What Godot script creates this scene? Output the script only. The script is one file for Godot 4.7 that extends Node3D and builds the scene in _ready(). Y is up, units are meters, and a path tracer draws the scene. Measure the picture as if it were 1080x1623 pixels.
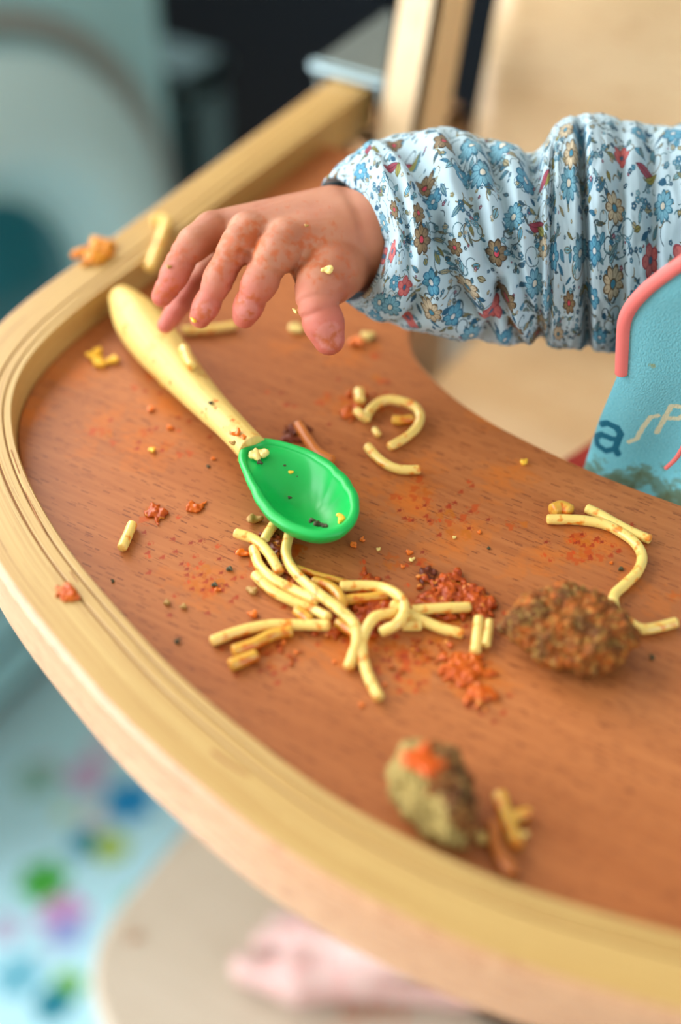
extends Node3D
# A toddler reaching over the messy wooden tray of a high chair.
# World: x to the child's left, y up, z the way the child faces; metres. Tray floor at y = 0.740.

const TY := 0.74
var rng := RandomNumberGenerator.new()
var used := {}
var M := {}


# ---------------------------------------------------------------- mesh helpers
class MB:
	var v := PackedVector3Array()
	var n := PackedVector3Array()
	var uv := PackedVector2Array()
	var c := PackedColorArray()
	var i := PackedInt32Array()
	func vert(p: Vector3, t := Vector2.ZERO, col := Color.WHITE) -> int:
		v.append(p); uv.append(t); c.append(col); return v.size() - 1
	func tri(a: int, b: int, d: int) -> void:
		i.append(a); i.append(b); i.append(d)
	func quad(a: int, b: int, d: int, e: int) -> void:
		tri(a, b, d); tri(a, d, e)
	# orient: 1 closed body (faces out), 0 leave
	func normals(from_i := 0, from_v := 0, closed := true) -> void:
		if closed:
			var vol := 0.0
			for k in range(from_i, i.size(), 3):
				vol += v[i[k]].dot(v[i[k + 1]].cross(v[i[k + 2]]))
			if vol > 0.0:
				for k in range(from_i, i.size(), 3):
					var s := i[k + 1]; i[k + 1] = i[k + 2]; i[k + 2] = s
		n.resize(v.size())
		for k in range(from_v, v.size()):
			n[k] = Vector3.ZERO
		for k in range(from_i, i.size(), 3):
			var a := v[i[k]]
			var f := (v[i[k + 2]] - a).cross(v[i[k + 1]] - a)
			n[i[k]] += f; n[i[k + 1]] += f; n[i[k + 2]] += f
	func weld(a: int, b: int) -> void:
		var s := n[a] + n[b]; n[a] = s; n[b] = s
	func mesh() -> ArrayMesh:
		for k in n.size():
			n[k] = n[k].normalized() if n[k].length_squared() > 1e-30 else Vector3.UP
		var a := []
		a.resize(Mesh.ARRAY_MAX)
		a[Mesh.ARRAY_VERTEX] = v; a[Mesh.ARRAY_NORMAL] = n; a[Mesh.ARRAY_TEX_UV] = uv; a[Mesh.ARRAY_COLOR] = c; a[Mesh.ARRAY_INDEX] = i
		var m := ArrayMesh.new()
		m.add_surface_from_arrays(Mesh.PRIMITIVE_TRIANGLES, a)
		return m


func V(x, y, z) -> Vector3:
	return Vector3(x, y, z) * 0.001


func numbered(called: String) -> String:
	used[called] = used.get(called, -1) + 1
	return called if used[called] == 0 else "%s_%03d" % [called, used[called]]


func tag(o: Node, label: String, category: String, group := "", kind := "") -> Node:
	o.set_meta("label", label)
	if category: o.set_meta("category", category)
	if group: o.set_meta("group", group)
	if kind: o.set_meta("kind", kind)
	return o


func put(called: String, m: Mesh, mat: Material, parent: Node = null) -> MeshInstance3D:
	var o := MeshInstance3D.new()
	o.mesh = m
	o.material_override = mat
	if parent == null:
		o.name = numbered(called); add_child(o)
	else:
		o.name = called; parent.add_child(o, true)
	return o


func base(called: String, at := Vector3.ZERO) -> Node3D:
	var o := Node3D.new()
	o.name = numbered(called); add_child(o); o.position = at
	return o


func struct(called: String, m: Mesh, mat: Material, parent: Node = null) -> MeshInstance3D:
	var o := put(called, m, mat, parent)
	if parent == null: o.set_meta("kind", "structure")
	return o


# smooth curve through points
func spline(pts: Array, per := 8) -> PackedVector3Array:
	var out := PackedVector3Array()
	for k in pts.size() - 1:
		var p0: Vector3 = pts[maxi(k - 1, 0)]
		var p1: Vector3 = pts[k]
		var p2: Vector3 = pts[k + 1]
		var p3: Vector3 = pts[mini(k + 2, pts.size() - 1)]
		for j in per:
			out.append(p1.cubic_interpolate(p2, p0, p3, float(j) / per))
	out.append(pts[pts.size() - 1])
	return out


# a round strand along a curve, ends rounded
func tube(path: PackedVector3Array, r0: float, r1: float, sides := 12, round_ends := 0.35, wob := 0.0) -> ArrayMesh:
	var b := MB.new()
	var N := path.size()
	var along := 0.0
	var side := Vector3.UP.cross(path[1] - path[0])
	if side.length() < 1e-7: side = Vector3.RIGHT
	side = side.normalized()
	var rows := []
	var pts := []
	for k in N:
		var t := (path[mini(k + 1, N - 1)] - path[maxi(k - 1, 0)]).normalized()
		if k > 0: along += path[k].distance_to(path[k - 1])
		pts.append([path[k], t, lerpf(r0, r1, float(k) / (N - 1)), along])
	var first: Array = pts[0]
	var last: Array = pts[N - 1]
	var head := [[first[0] - first[1] * first[2] * round_ends, first[1], 0.02 * first[2], 0.0], [first[0] - first[1] * first[2] * round_ends * 0.85, first[1], 0.62 * first[2], 0.0], [first[0] - first[1] * first[2] * round_ends * 0.45, first[1], 0.88 * first[2], 0.0]]
	var tail := [[last[0] + last[1] * last[2] * round_ends * 0.45, last[1], 0.88 * last[2], along], [last[0] + last[1] * last[2] * round_ends * 0.85, last[1], 0.62 * last[2], along], [last[0] + last[1] * last[2] * round_ends, last[1], 0.02 * last[2], along]]
	var all: Array = head + pts + tail
	for q in all:
		var t: Vector3 = q[1]
		side = (side - t * side.dot(t)).normalized()
		var up := side.cross(t)
		var row := []
		for j in sides + 1:
			var a := TAU * j / sides
			var w := 1.0 + wob * sin(q[3] * 900.0 + a * 2.0)
			row.append(b.vert(q[0] + (side * cos(a) + up * sin(a)) * q[2] * w, Vector2(q[3], float(j) / sides)))
		rows.append(row)
	for k in rows.size() - 1:
		for j in sides:
			b.quad(rows[k][j], rows[k][j + 1], rows[k + 1][j + 1], rows[k + 1][j])
	b.normals()
	for row in rows: b.weld(row[0], row[sides])
	return b.mesh()


# surface from a function (u, v in 0..1); wrap_v joins v = 0 and v = 1
func surf(f: Callable, nu: int, nv: int, wrap_v := false, closed := false, uvs := Vector2.ONE, col = null) -> ArrayMesh:
	var b := MB.new()
	for a in nu + 1:
		for c in nv + 1:
			var u := float(a) / nu
			var w := float(c) / nv
			var p: Vector3 = f.call(u, w)
			b.vert(p, Vector2(u, w) * uvs, col.call(u, w, p) if col != null else Color.WHITE)
	for a in nu:
		for c in nv:
			var k := a * (nv + 1) + c
			b.quad(k, k + 1, k + nv + 2, k + nv + 1)
	b.normals(0, 0, closed)
	if wrap_v:
		for a in nu + 1: b.weld(a * (nv + 1), a * (nv + 1) + nv)
	return b.mesh()


# bevelled box; u of the texture runs along the longest side
func bbox(size: Vector3, bev := 0.003) -> ArrayMesh:
	var b := MB.new()
	var h := size / 2.0
	bev = minf(bev, minf(h.x, minf(h.y, h.z)) * 0.9)
	var long := 0 if size.x >= size.y and size.x >= size.z else (1 if size.y >= size.z else 2)
	for axis in 3:
		var a1: int = (axis + 1) % 3
		var a2: int = (axis + 2) % 3
		var ua := long if long != axis else (a1 if size[a1] >= size[a2] else a2)
		var va: int = 3 - axis - ua
		for s in [-1.0, 1.0]:
			var idx := []
			for q in [[-1, -1], [1, -1], [1, 1], [-1, 1]]:
				var p := Vector3.ZERO
				p[axis] = s * h[axis]; p[a1] = q[0] * (h[a1] - bev); p[a2] = q[1] * (h[a2] - bev)
				idx.append(b.vert(p, Vector2(p[ua], p[va] + axis * 0.31 + s * 0.11)))
				var nn := Vector3.ZERO
				nn[axis] = s
				b.n.append(nn)
			if s > 0: b.quad(idx[0], idx[3], idx[2], idx[1])
			else: b.quad(idx[0], idx[1], idx[2], idx[3])
	# bevel strips and corners share no vertices: flat chamfers
	for axis in 3:
		var a1: int = (axis + 1) % 3
		var a2: int = (axis + 2) % 3
		for s1 in [-1.0, 1.0]:
			for s2 in [-1.0, 1.0]:
				var idx := []
				var nn := Vector3.ZERO
				nn[a1] = s1; nn[a2] = s2
				for q in [[-1, 0], [1, 0], [1, 1], [-1, 1]]:
					var p := Vector3.ZERO
					p[axis] = q[0] * (h[axis] - bev)
					p[a1] = s1 * (h[a1] - (bev if q[1] else 0.0)); p[a2] = s2 * (h[a2] - (0.0 if q[1] else bev))
					idx.append(b.vert(p, Vector2(p[long], p[(long + 1) % 3])))
					b.n.append(nn.normalized())
				if s1 * s2 > 0: b.quad(idx[0], idx[3], idx[2], idx[1])
				else: b.quad(idx[0], idx[1], idx[2], idx[3])
	for sx in [-1.0, 1.0]:
		for sy in [-1.0, 1.0]:
			for sz in [-1.0, 1.0]:
				var i0 := b.vert(Vector3(sx * h.x, sy * (h.y - bev), sz * (h.z - bev)))
				var i1 := b.vert(Vector3(sx * (h.x - bev), sy * h.y, sz * (h.z - bev)))
				var i2 := b.vert(Vector3(sx * (h.x - bev), sy * (h.y - bev), sz * h.z))
				for k in 3: b.n.append(Vector3(sx, sy, sz).normalized())
				if sx * sy * sz > 0: b.tri(i0, i2, i1)
				else: b.tri(i0, i1, i2)
	return b.mesh()


func box(called: String, lo: Vector3, hi: Vector3, mat: Material, parent: Node = null, bev := 0.003) -> MeshInstance3D:
	var o := put(called, bbox(hi - lo, bev), mat, parent)
	o.position = (lo + hi) / 2.0
	return o


# flat panel: outline in (x, z), top at y1, bottom at y0, rounded top edge; uv = (x, z) metres
func panel(outline: PackedVector2Array, y0: float, y1: float, bev := 0.0012, uvf = null) -> ArrayMesh:
	var b := MB.new()
	var N := outline.size()
	if Geometry2D.is_polygon_clockwise(outline): outline.reverse()
	var ins := PackedVector2Array()
	for k in N:
		var d := (outline[(k + 1) % N] - outline[(k + N - 1) % N]).normalized()
		ins.append(outline[k] + Vector2(-d.y, d.x) * bev)
	var probe := Geometry2D.is_point_in_polygon(outline[0] + (ins[0] - outline[0]) * 0.5, outline)
	if not probe:
		for k in N: ins[k] = outline[k] * 2.0 - ins[k]
	var tris := Geometry2D.triangulate_polygon(ins)
	for lvl in [[ins, y1, 1.0], [ins, y0, -1.0]]:
		var o := b.v.size()
		for p in lvl[0]:
			b.vert(Vector3(p.x, lvl[1], p.y), uvf.call(p) if uvf != null else p)
			b.n.append(Vector3(0, lvl[2], 0))
		for k in range(0, tris.size(), 3):
			var A: Vector2 = ins[tris[k]]; var B: Vector2 = ins[tris[k + 1]]; var C: Vector2 = ins[tris[k + 2]]
			var ccw := (B - A).cross(C - A) > 0.0
			if ccw == (lvl[2] > 0.0): b.tri(o + tris[k], o + tris[k + 1], o + tris[k + 2])
			else: b.tri(o + tris[k], o + tris[k + 2], o + tris[k + 1])
	var rings := [[ins, y1], [outline, y1 - bev], [outline, y0 + bev], [ins, y0]]
	var len_at := 0.0
	var start := b.v.size()
	var si := b.i.size()
	for k in N + 1:
		var kk := k % N
		if k > 0: len_at += outline[kk].distance_to(outline[k - 1])
		for q in rings:
			var p: Vector2 = q[0][kk]
			b.vert(Vector3(p.x, q[1], p.y), Vector2(len_at, q[1]))
			b.n.append(Vector3.ZERO)
	for k in N:
		for j in 3:
			var a := start + k * 4 + j
			b.quad(a, a + 1, a + 5, a + 4)
	var keep := b.n.duplicate()
	b.normals(si, start, true)
	for k in start: b.n[k] = keep[k]
	for j in 4: b.weld(start + j, start + N * 4 + j)
	return b.mesh()


# ---------------------------------------------------------------- soft bodies: smooth union of tapered bones, meshed as surface nets
func nets(b: MB, bones: Array, cell: float, k: float, col, floor_y := -1e9, rough := 0.0, nfreq := 300.0) -> void:
	var lo := Vector3.INF
	var hi := -Vector3.INF
	for q in bones:
		var r: float = maxf(q[2], q[3])
		lo = lo.min(q[0] - Vector3.ONE * r).min(q[1] - Vector3.ONE * r)
		hi = hi.max(q[0] + Vector3.ONE * r).max(q[1] + Vector3.ONE * r)
	lo -= Vector3.ONE * (cell * 3.0 + k * 2.0)
	hi += Vector3.ONE * (cell * 3.0 + k * 2.0)
	var nx := int((hi.x - lo.x) / cell) + 2
	var ny := int((hi.y - lo.y) / cell) + 2
	var nz := int((hi.z - lo.z) / cell) + 2
	var f := PackedFloat32Array()
	f.resize(nx * ny * nz)
	for q in bones:
		var a: Vector3 = q[0]
		var e: Vector3 = q[1]
		var ra: float = q[2]
		var rb: float = q[3]
		var m := maxf(ra, rb) + 4.0 * k + cell * 1.5
		var i0 := Vector3i(((a.min(e) - Vector3.ONE * m - lo) / cell).floor()).clamp(Vector3i.ZERO, Vector3i(nx - 1, ny - 1, nz - 1))
		var i1 := Vector3i(((a.max(e) + Vector3.ONE * m - lo) / cell).ceil()).clamp(Vector3i.ZERO, Vector3i(nx - 1, ny - 1, nz - 1))
		var ab := e - a
		var l2 := maxf(ab.length_squared(), 1e-12)
		for x in range(i0.x, i1.x + 1):
			for y in range(i0.y, i1.y + 1):
				var at := (x * ny + y) * nz
				for z in range(i0.z, i1.z + 1):
					var p := lo + Vector3(x, y, z) * cell - a
					var t := clampf(p.dot(ab) / l2, 0.0, 1.0)
					var d := (p - ab * t).length() - ra - (rb - ra) * t
					if d < 6.0 * k: f[at + z] += exp(clampf(-d / k, -7.0, 40.0))
	var noise := FastNoiseLite.new()
	noise.seed = 5
	noise.frequency = nfreq
	noise.fractal_octaves = 2
	for g in f.size():
		if f[g] > 0.0: f[g] = -k * log(f[g])
		else: f[g] = k * 7.0
	if rough > 0.0:
		for x in nx:
			for y in ny:
				for z in nz:
					var g := (x * ny + y) * nz + z
					if absf(f[g]) < cell * 3.0: f[g] += rough * noise.get_noise_3d(lo.x + x * cell, lo.y + y * cell, lo.z + z * cell)
	if floor_y > -1e8:
		for x in nx:
			for y in ny:
				var cut := floor_y - (lo.y + y * cell)
				if cut > -cell * 2.0:
					for z in nz:
						var g := (x * ny + y) * nz + z
						f[g] = maxf(f[g], cut)
	var id := PackedInt32Array()
	id.resize(f.size())
	id.fill(-1)
	var v0 := b.v.size()
	var t0 := b.i.size()
	var sx := ny * nz
	var off := [0, 1, nz, nz + 1, sx, sx + 1, sx + nz, sx + nz + 1]
	var edges := [[0, 1], [2, 3], [4, 5], [6, 7], [0, 2], [1, 3], [4, 6], [5, 7], [0, 4], [1, 5], [2, 6], [3, 7]]
	for x in nx - 1:
		for y in ny - 1:
			for z in nz - 1:
				var g := (x * ny + y) * nz + z
				var s := f[g] < 0.0
				if s == (f[g + 1] < 0.0) and s == (f[g + nz] < 0.0) and s == (f[g + nz + 1] < 0.0) and s == (f[g + sx] < 0.0) and s == (f[g + sx + 1] < 0.0) and s == (f[g + sx + nz] < 0.0) and s == (f[g + sx + nz + 1] < 0.0):
					continue
				var sum := Vector3.ZERO
				var cnt := 0
				for e in edges:
					var fa := f[g + off[e[0]]]
					var fb := f[g + off[e[1]]]
					if (fa < 0.0) != (fb < 0.0):
						var t := fa / (fa - fb)
						var ca: int = e[0]
						var cb: int = e[1]
						sum += Vector3(ca >> 2, (ca >> 1) & 1, ca & 1).lerp(Vector3(cb >> 2, (cb >> 1) & 1, cb & 1), t)
						cnt += 1
				id[g] = b.vert(lo + (Vector3(x, y, z) + sum / cnt) * cell)
	for x in range(1, nx - 1):
		for y in range(1, ny - 1):
			for z in range(1, nz - 1):
				var g := (x * ny + y) * nz + z
				var s := f[g] < 0.0
				if s != (f[g + 1] < 0.0):
					face(b, s, id[g], id[g - sx], id[g - sx - nz], id[g - nz])
				if s != (f[g + nz] < 0.0):
					face(b, s, id[g], id[g - 1], id[g - sx - 1], id[g - sx])
				if s != (f[g + sx] < 0.0):
					face(b, s, id[g], id[g - nz], id[g - nz - 1], id[g - 1])
	b.normals(t0, v0, true)
	if col != null:
		for q in range(v0, b.v.size()):
			b.c[q] = col.call(b.v[q], b.n[q].normalized())


func face(b: MB, s: bool, a: int, c: int, d: int, e: int) -> void:
	if a < 0 or c < 0 or d < 0 or e < 0: return
	if s: b.quad(a, c, d, e)
	else: b.quad(a, e, d, c)


# ---------------------------------------------------------------- materials and textures
func mat(col: Color, rough := 0.6, spec := 0.5) -> StandardMaterial3D:
	var m := StandardMaterial3D.new()
	m.albedo_color = col
	m.roughness = rough
	m.metallic_specular = spec
	return m


func rgb(r, g, b, a = 255) -> Color:
	return Color(r / 255.0, g / 255.0, b / 255.0, a / 255.0)


func lin(r, g, b) -> Color:
	return rgb(r, g, b).srgb_to_linear()


func noise_bytes(w: int, h: int, sx: int, sy: int, freq: float, sd: int, oct := 3) -> PackedByteArray:
	var q := FastNoiseLite.new()
	q.seed = sd
	q.frequency = freq
	q.fractal_octaves = oct
	var im := q.get_image(w / sx, h / sy)
	im.resize(w, h, Image.INTERPOLATE_CUBIC)
	return im.get_data()


# wood with the grain along u: slow bands, fine streaks, short dark flecks
func wood(w: int, h: int, light: Color, dark: Color, fleck: Color, n_fleck: int, fl: int, sd: int, streak := 0.5) -> Image:
	var a := noise_bytes(w, h, 16, 2, 0.012, sd)
	var s := noise_bytes(w, h, 32, 1, 0.09, sd + 7, 4)
	var lut := PackedByteArray()
	lut.resize(256 * 3)
	for k in 256:
		var c := light.lerp(dark, k / 255.0)
		lut[k * 3] = int(c.r * 255); lut[k * 3 + 1] = int(c.g * 255); lut[k * 3 + 2] = int(c.b * 255)
	var out := PackedByteArray()
	out.resize(w * h * 3)
	var wa := int((1.0 - streak) * 256)
	var ws := 256 - wa
	var o := 0
	for k in w * h:
		var t := ((a[k] * wa + s[k] * ws) >> 8) * 3
		out[o] = lut[t]; out[o + 1] = lut[t + 1]; out[o + 2] = lut[t + 2]
		o += 3
	var im := Image.create_from_data(w, h, false, Image.FORMAT_RGB8, out)
	im.convert(Image.FORMAT_RGBA8)
	var r := RandomNumberGenerator.new()
	r.seed = sd
	var marks := []
	for k in 5:
		var q := Image.create_empty(fl * 2, 2, false, Image.FORMAT_RGBA8)
		q.fill(Color(fleck.r, fleck.g, fleck.b, 0.16 + 0.10 * k))
		marks.append(q)
	for k in n_fleck:
		var q: Image = marks[r.randi() % 5]
		im.blend_rect(q, Rect2i(0, 0, r.randi_range(fl / 3, fl), 1 if r.randf() < 0.75 else 2), Vector2i(r.randi() % w, r.randi() % h))
	return im


func tex(im: Image) -> ImageTexture:
	return ImageTexture.create_from_image(im)


func wood_mat(im: Image, rough: float, size: Vector2) -> StandardMaterial3D:
	var m := mat(Color.WHITE, rough)
	m.albedo_texture = tex(im)
	m.uv1_scale = Vector3(1.0 / size.x, 1.0 / size.y, 1)
	return m


# irregular blot with an alpha edge, for stains
func blot(px: int, col: Color, sd: int, thr := 0.45, smear := 1.0) -> Image:
	var q := FastNoiseLite.new()
	q.seed = sd
	q.frequency = 3.2 / px
	q.fractal_octaves = 4
	var im := Image.create_empty(px, px, false, Image.FORMAT_RGBA8)
	for y in px:
		for x in px:
			var d := Vector2(x - px / 2.0, y - px / 2.0) / (px / 2.0)
			var f := (1.0 - d.length()) + 0.75 * q.get_noise_2d(x, y * smear)
			var a := clampf((f - thr) * 5.0, 0.0, 1.0) * col.a
			if a > 0.01: im.set_pixel(x, y, Color(col.r, col.g, col.b, a))
	return im


# ---------------------------------------------------------------- the scene
func _ready() -> void:
	rng.seed = 11
	view_and_light()
	make_materials()
	room()
	appliances()
	high_chair()
	tray()
	person()
	spoon()
	patties()
	pasta()
	sauce()
	crumbs()


func view_and_light() -> void:
	var cam := Camera3D.new()
	cam.name = "camera"
	cam.near = 0.02
	cam.far = 30.0
	var att := CameraAttributesPhysical.new()
	att.frustum_focal_length = 33.33
	att.frustum_near = 0.02
	att.frustum_far = 30.0
	att.frustum_focus_distance = 0.442
	att.exposure_aperture = 2.0
	cam.attributes = att
	add_child(cam)
	cam.look_at_from_position(Vector3(0.09024, 1.04111, 0.28605), Vector3(-0.29473, 0.37198, -0.34961))
	cam.fov = 39.6
	cam.current = true
	var env := Environment.new()
	env.background_mode = Environment.BG_SKY
	var sky := Sky.new()
	var sm := ProceduralSkyMaterial.new()
	sm.sky_top_color = rgb(150, 190, 225)
	sm.sky_horizon_color = rgb(225, 235, 240)
	sm.ground_horizon_color = rgb(170, 180, 175)
	sm.ground_bottom_color = rgb(120, 125, 115)
	sm.energy_multiplier = 1.5
	sky.sky_material = sm
	env.sky = sky
	env.tonemap_mode = Environment.TONE_MAPPER_LINEAR
	env.tonemap_exposure = 1.3
	env.sdfgi_enabled = true
	env.ssao_enabled = true
	env.ssil_enabled = true
	var we := WorldEnvironment.new()
	we.name = "environment"
	we.environment = env
	add_child(we)
	# daylight in the window opening to the right front of the child
	var day := AreaLight3D.new()
	day.name = "window_daylight"
	day.area_size = Vector2(1.1, 1.2)
	day.light_color = rgb(255, 251, 243)
	day.light_energy = 3.0
	day.shadow_enabled = true
	day.area_range = 8.0
	add_child(day)
	day.look_at_from_position(Vector3(-1.33, 1.6, -0.4), Vector3(0.0, 1.6, -0.4))
	# added, unseen window fill on the child's left, to brighten the appliance front
	var day2 := AreaLight3D.new()
	day2.name = "added_side_fill"
	day2.area_size = Vector2(1.1, 1.2)
	day2.light_color = rgb(240, 248, 255)
	day2.light_energy = 1.5
	day2.shadow_enabled = true
	day2.area_range = 8.0
	add_child(day2)
	day2.look_at_from_position(Vector3(1.83, 1.55, 0.7), Vector3(0.0, 1.55, 0.7))
	# tall garden window beside it, nearly down to the floor
	var day3 := AreaLight3D.new()
	day3.name = "garden_window_daylight"
	day3.area_size = Vector2(1.3, 2.0)
	day3.light_color = rgb(246, 250, 255)
	day3.light_energy = 6.0
	day3.shadow_enabled = true
	day3.area_range = 8.0
	add_child(day3)
	day3.look_at_from_position(Vector3(-1.33, 1.1, 1.05), Vector3(0.0, 1.1, 1.05))


func make_materials() -> void:
	M.tray = wood_mat(tray_image(), 0.42, Vector2(0.48, 0.40))
	M.tray.metallic_specular = 0.42
	M.tray.uv1_offset = Vector3(0.5, 0.27 / 0.40, 0)
	M.tray_plain = wood_mat(wood(512, 256, rgb(206, 138, 94), rgb(172, 100, 62), rgb(110, 52, 28), 900, 14, 4), 0.45, Vector2(0.13, 0.065))
	M.rim = wood_mat(rim_image(), 0.45, Vector2(1.2, 0.06))
	M.veneer = wood_mat(wood(1024, 128, rgb(206, 164, 126), rgb(186, 136, 98), rgb(150, 98, 66), 2200, 22, 31, 0.6), 0.45, Vector2(0.26, 0.033))
	M.pale = wood_mat(wood(512, 512, rgb(240, 216, 176), rgb(224, 190, 142), rgb(190, 142, 96), 900, 22, 12, 0.35), 0.3, Vector2(0.25, 0.25))
	M.beech = wood_mat(wood(512, 256, rgb(222, 176, 128), rgb(196, 140, 92), rgb(150, 96, 58), 900, 20, 22, 0.4), 0.42, Vector2(0.25, 0.125))
	M.foot_board = wood_mat(wood(512, 512, rgb(198, 184, 164), rgb(182, 166, 144), rgb(158, 136, 112), 500, 26, 42, 0.5), 0.5, Vector2(0.25, 0.25))
	M.groove = mat(rgb(150, 98, 48), 0.7)
	M.steel = mat(rgb(120, 130, 128), 0.4); M.steel.metallic = 0.6
	M.lip = mat(rgb(190, 222, 232), 0.4)
	M.bamboo = wood_mat(bamboo_image(), 0.5, Vector2(0.13, 1.0))
	M.green = mat(rgb(0, 172, 74), 0.4); M.green.subsurf_scatter_enabled = true; M.green.subsurf_scatter_strength = 0.05
	M.pasta = mat(rgb(234, 198, 110), 0.28); M.pasta.subsurf_scatter_enabled = true; M.pasta.subsurf_scatter_strength = 0.12
	M.pasta.albedo_texture = tex(pasta_image(3, 0.16)); M.pasta.uv1_scale = Vector3(22, 1, 1)
	M.pasta_sauced = mat(rgb(214, 160, 60), 0.28); M.pasta_sauced.subsurf_scatter_enabled = true; M.pasta_sauced.subsurf_scatter_strength = 0.1
	M.pasta_sauced.albedo_texture = tex(pasta_image(9, 0.0)); M.pasta_sauced.uv1_scale = Vector3(22, 1, 1)
	M.pasta_brown = mat(rgb(196, 112, 44), 0.35)
	M.sauce = mat(rgb(228, 220, 210), 0.42, 0.4); M.sauce.vertex_color_use_as_albedo = true
	M.sauce.subsurf_scatter_enabled = true; M.sauce.subsurf_scatter_strength = 0.08
	M.meat = mat(rgb(245, 245, 245), 0.6, 0.35); M.meat.albedo_texture = tex(mince_image()); M.meat.uv1_triplanar = true; M.meat.uv1_scale = Vector3(34, 34, 34)
	M.meat.heightmap_enabled = true; M.meat.heightmap_scale = 0.09; M.meat.heightmap_texture = tex(mince_image(true)); M.meat.vertex_color_use_as_albedo = true
	M.skin = mat(rgb(222, 218, 214), 0.42); M.skin.vertex_color_use_as_albedo = true
	M.skin.heightmap_enabled = true; M.skin.heightmap_scale = 0.018; M.skin.heightmap_texture = tex(speck_image()); M.skin.uv1_triplanar = true; M.skin.uv1_scale = Vector3(30, 30, 30)
	M.skin.subsurf_scatter_enabled = true; M.skin.subsurf_scatter_strength = 0.10
	var fl := floral_image()
	M.floral = mat(rgb(206, 208, 210), 0.85, 0.3); M.floral.albedo_texture = tex(fl); M.floral.rim_enabled = true; M.floral.rim = 0.2
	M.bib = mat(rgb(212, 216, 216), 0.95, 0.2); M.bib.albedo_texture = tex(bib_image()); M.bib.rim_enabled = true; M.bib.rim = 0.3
	M.bib.heightmap_enabled = true; M.bib.heightmap_scale = 0.035; M.bib.heightmap_texture = tex(speck_image())
	M.pink = mat(rgb(214, 112, 106), 0.9, 0.2)
	M.leggings = mat(rgb(150, 52, 44), 0.9, 0.2)
	M.white_enamel = mat(rgb(166, 214, 222), 0.25)
	M.door_white = mat(rgb(200, 236, 242), 0.22)
	M.grey_ring = mat(rgb(150, 158, 156), 0.35)
	M.teal_glass = mat(rgb(0, 112, 130), 0.06); M.teal_glass.clearcoat_enabled = true
	M.navy = mat(rgb(24, 32, 42), 0.45)
	M.umber = mat(rgb(66, 58, 48), 0.55)
	M.bin_grey = mat(rgb(88, 116, 122), 0.6)
	M.wall = mat(rgb(186, 182, 174), 0.9, 0.2)
	M.floor_wood = wood_mat(wood(512, 512, rgb(196, 186, 170), rgb(168, 156, 138), rgb(130, 116, 100), 900, 26, 62), 0.5, Vector2(0.6, 0.6))
	M.mat_print = mat(Color.WHITE, 0.6); M.mat_print.albedo_texture = tex(mat_image())
	M.window_glass = mat(Color(1, 1, 1, 0.06), 0.02); M.window_glass.transparency = BaseMaterial3D.TRANSPARENCY_ALPHA


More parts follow.
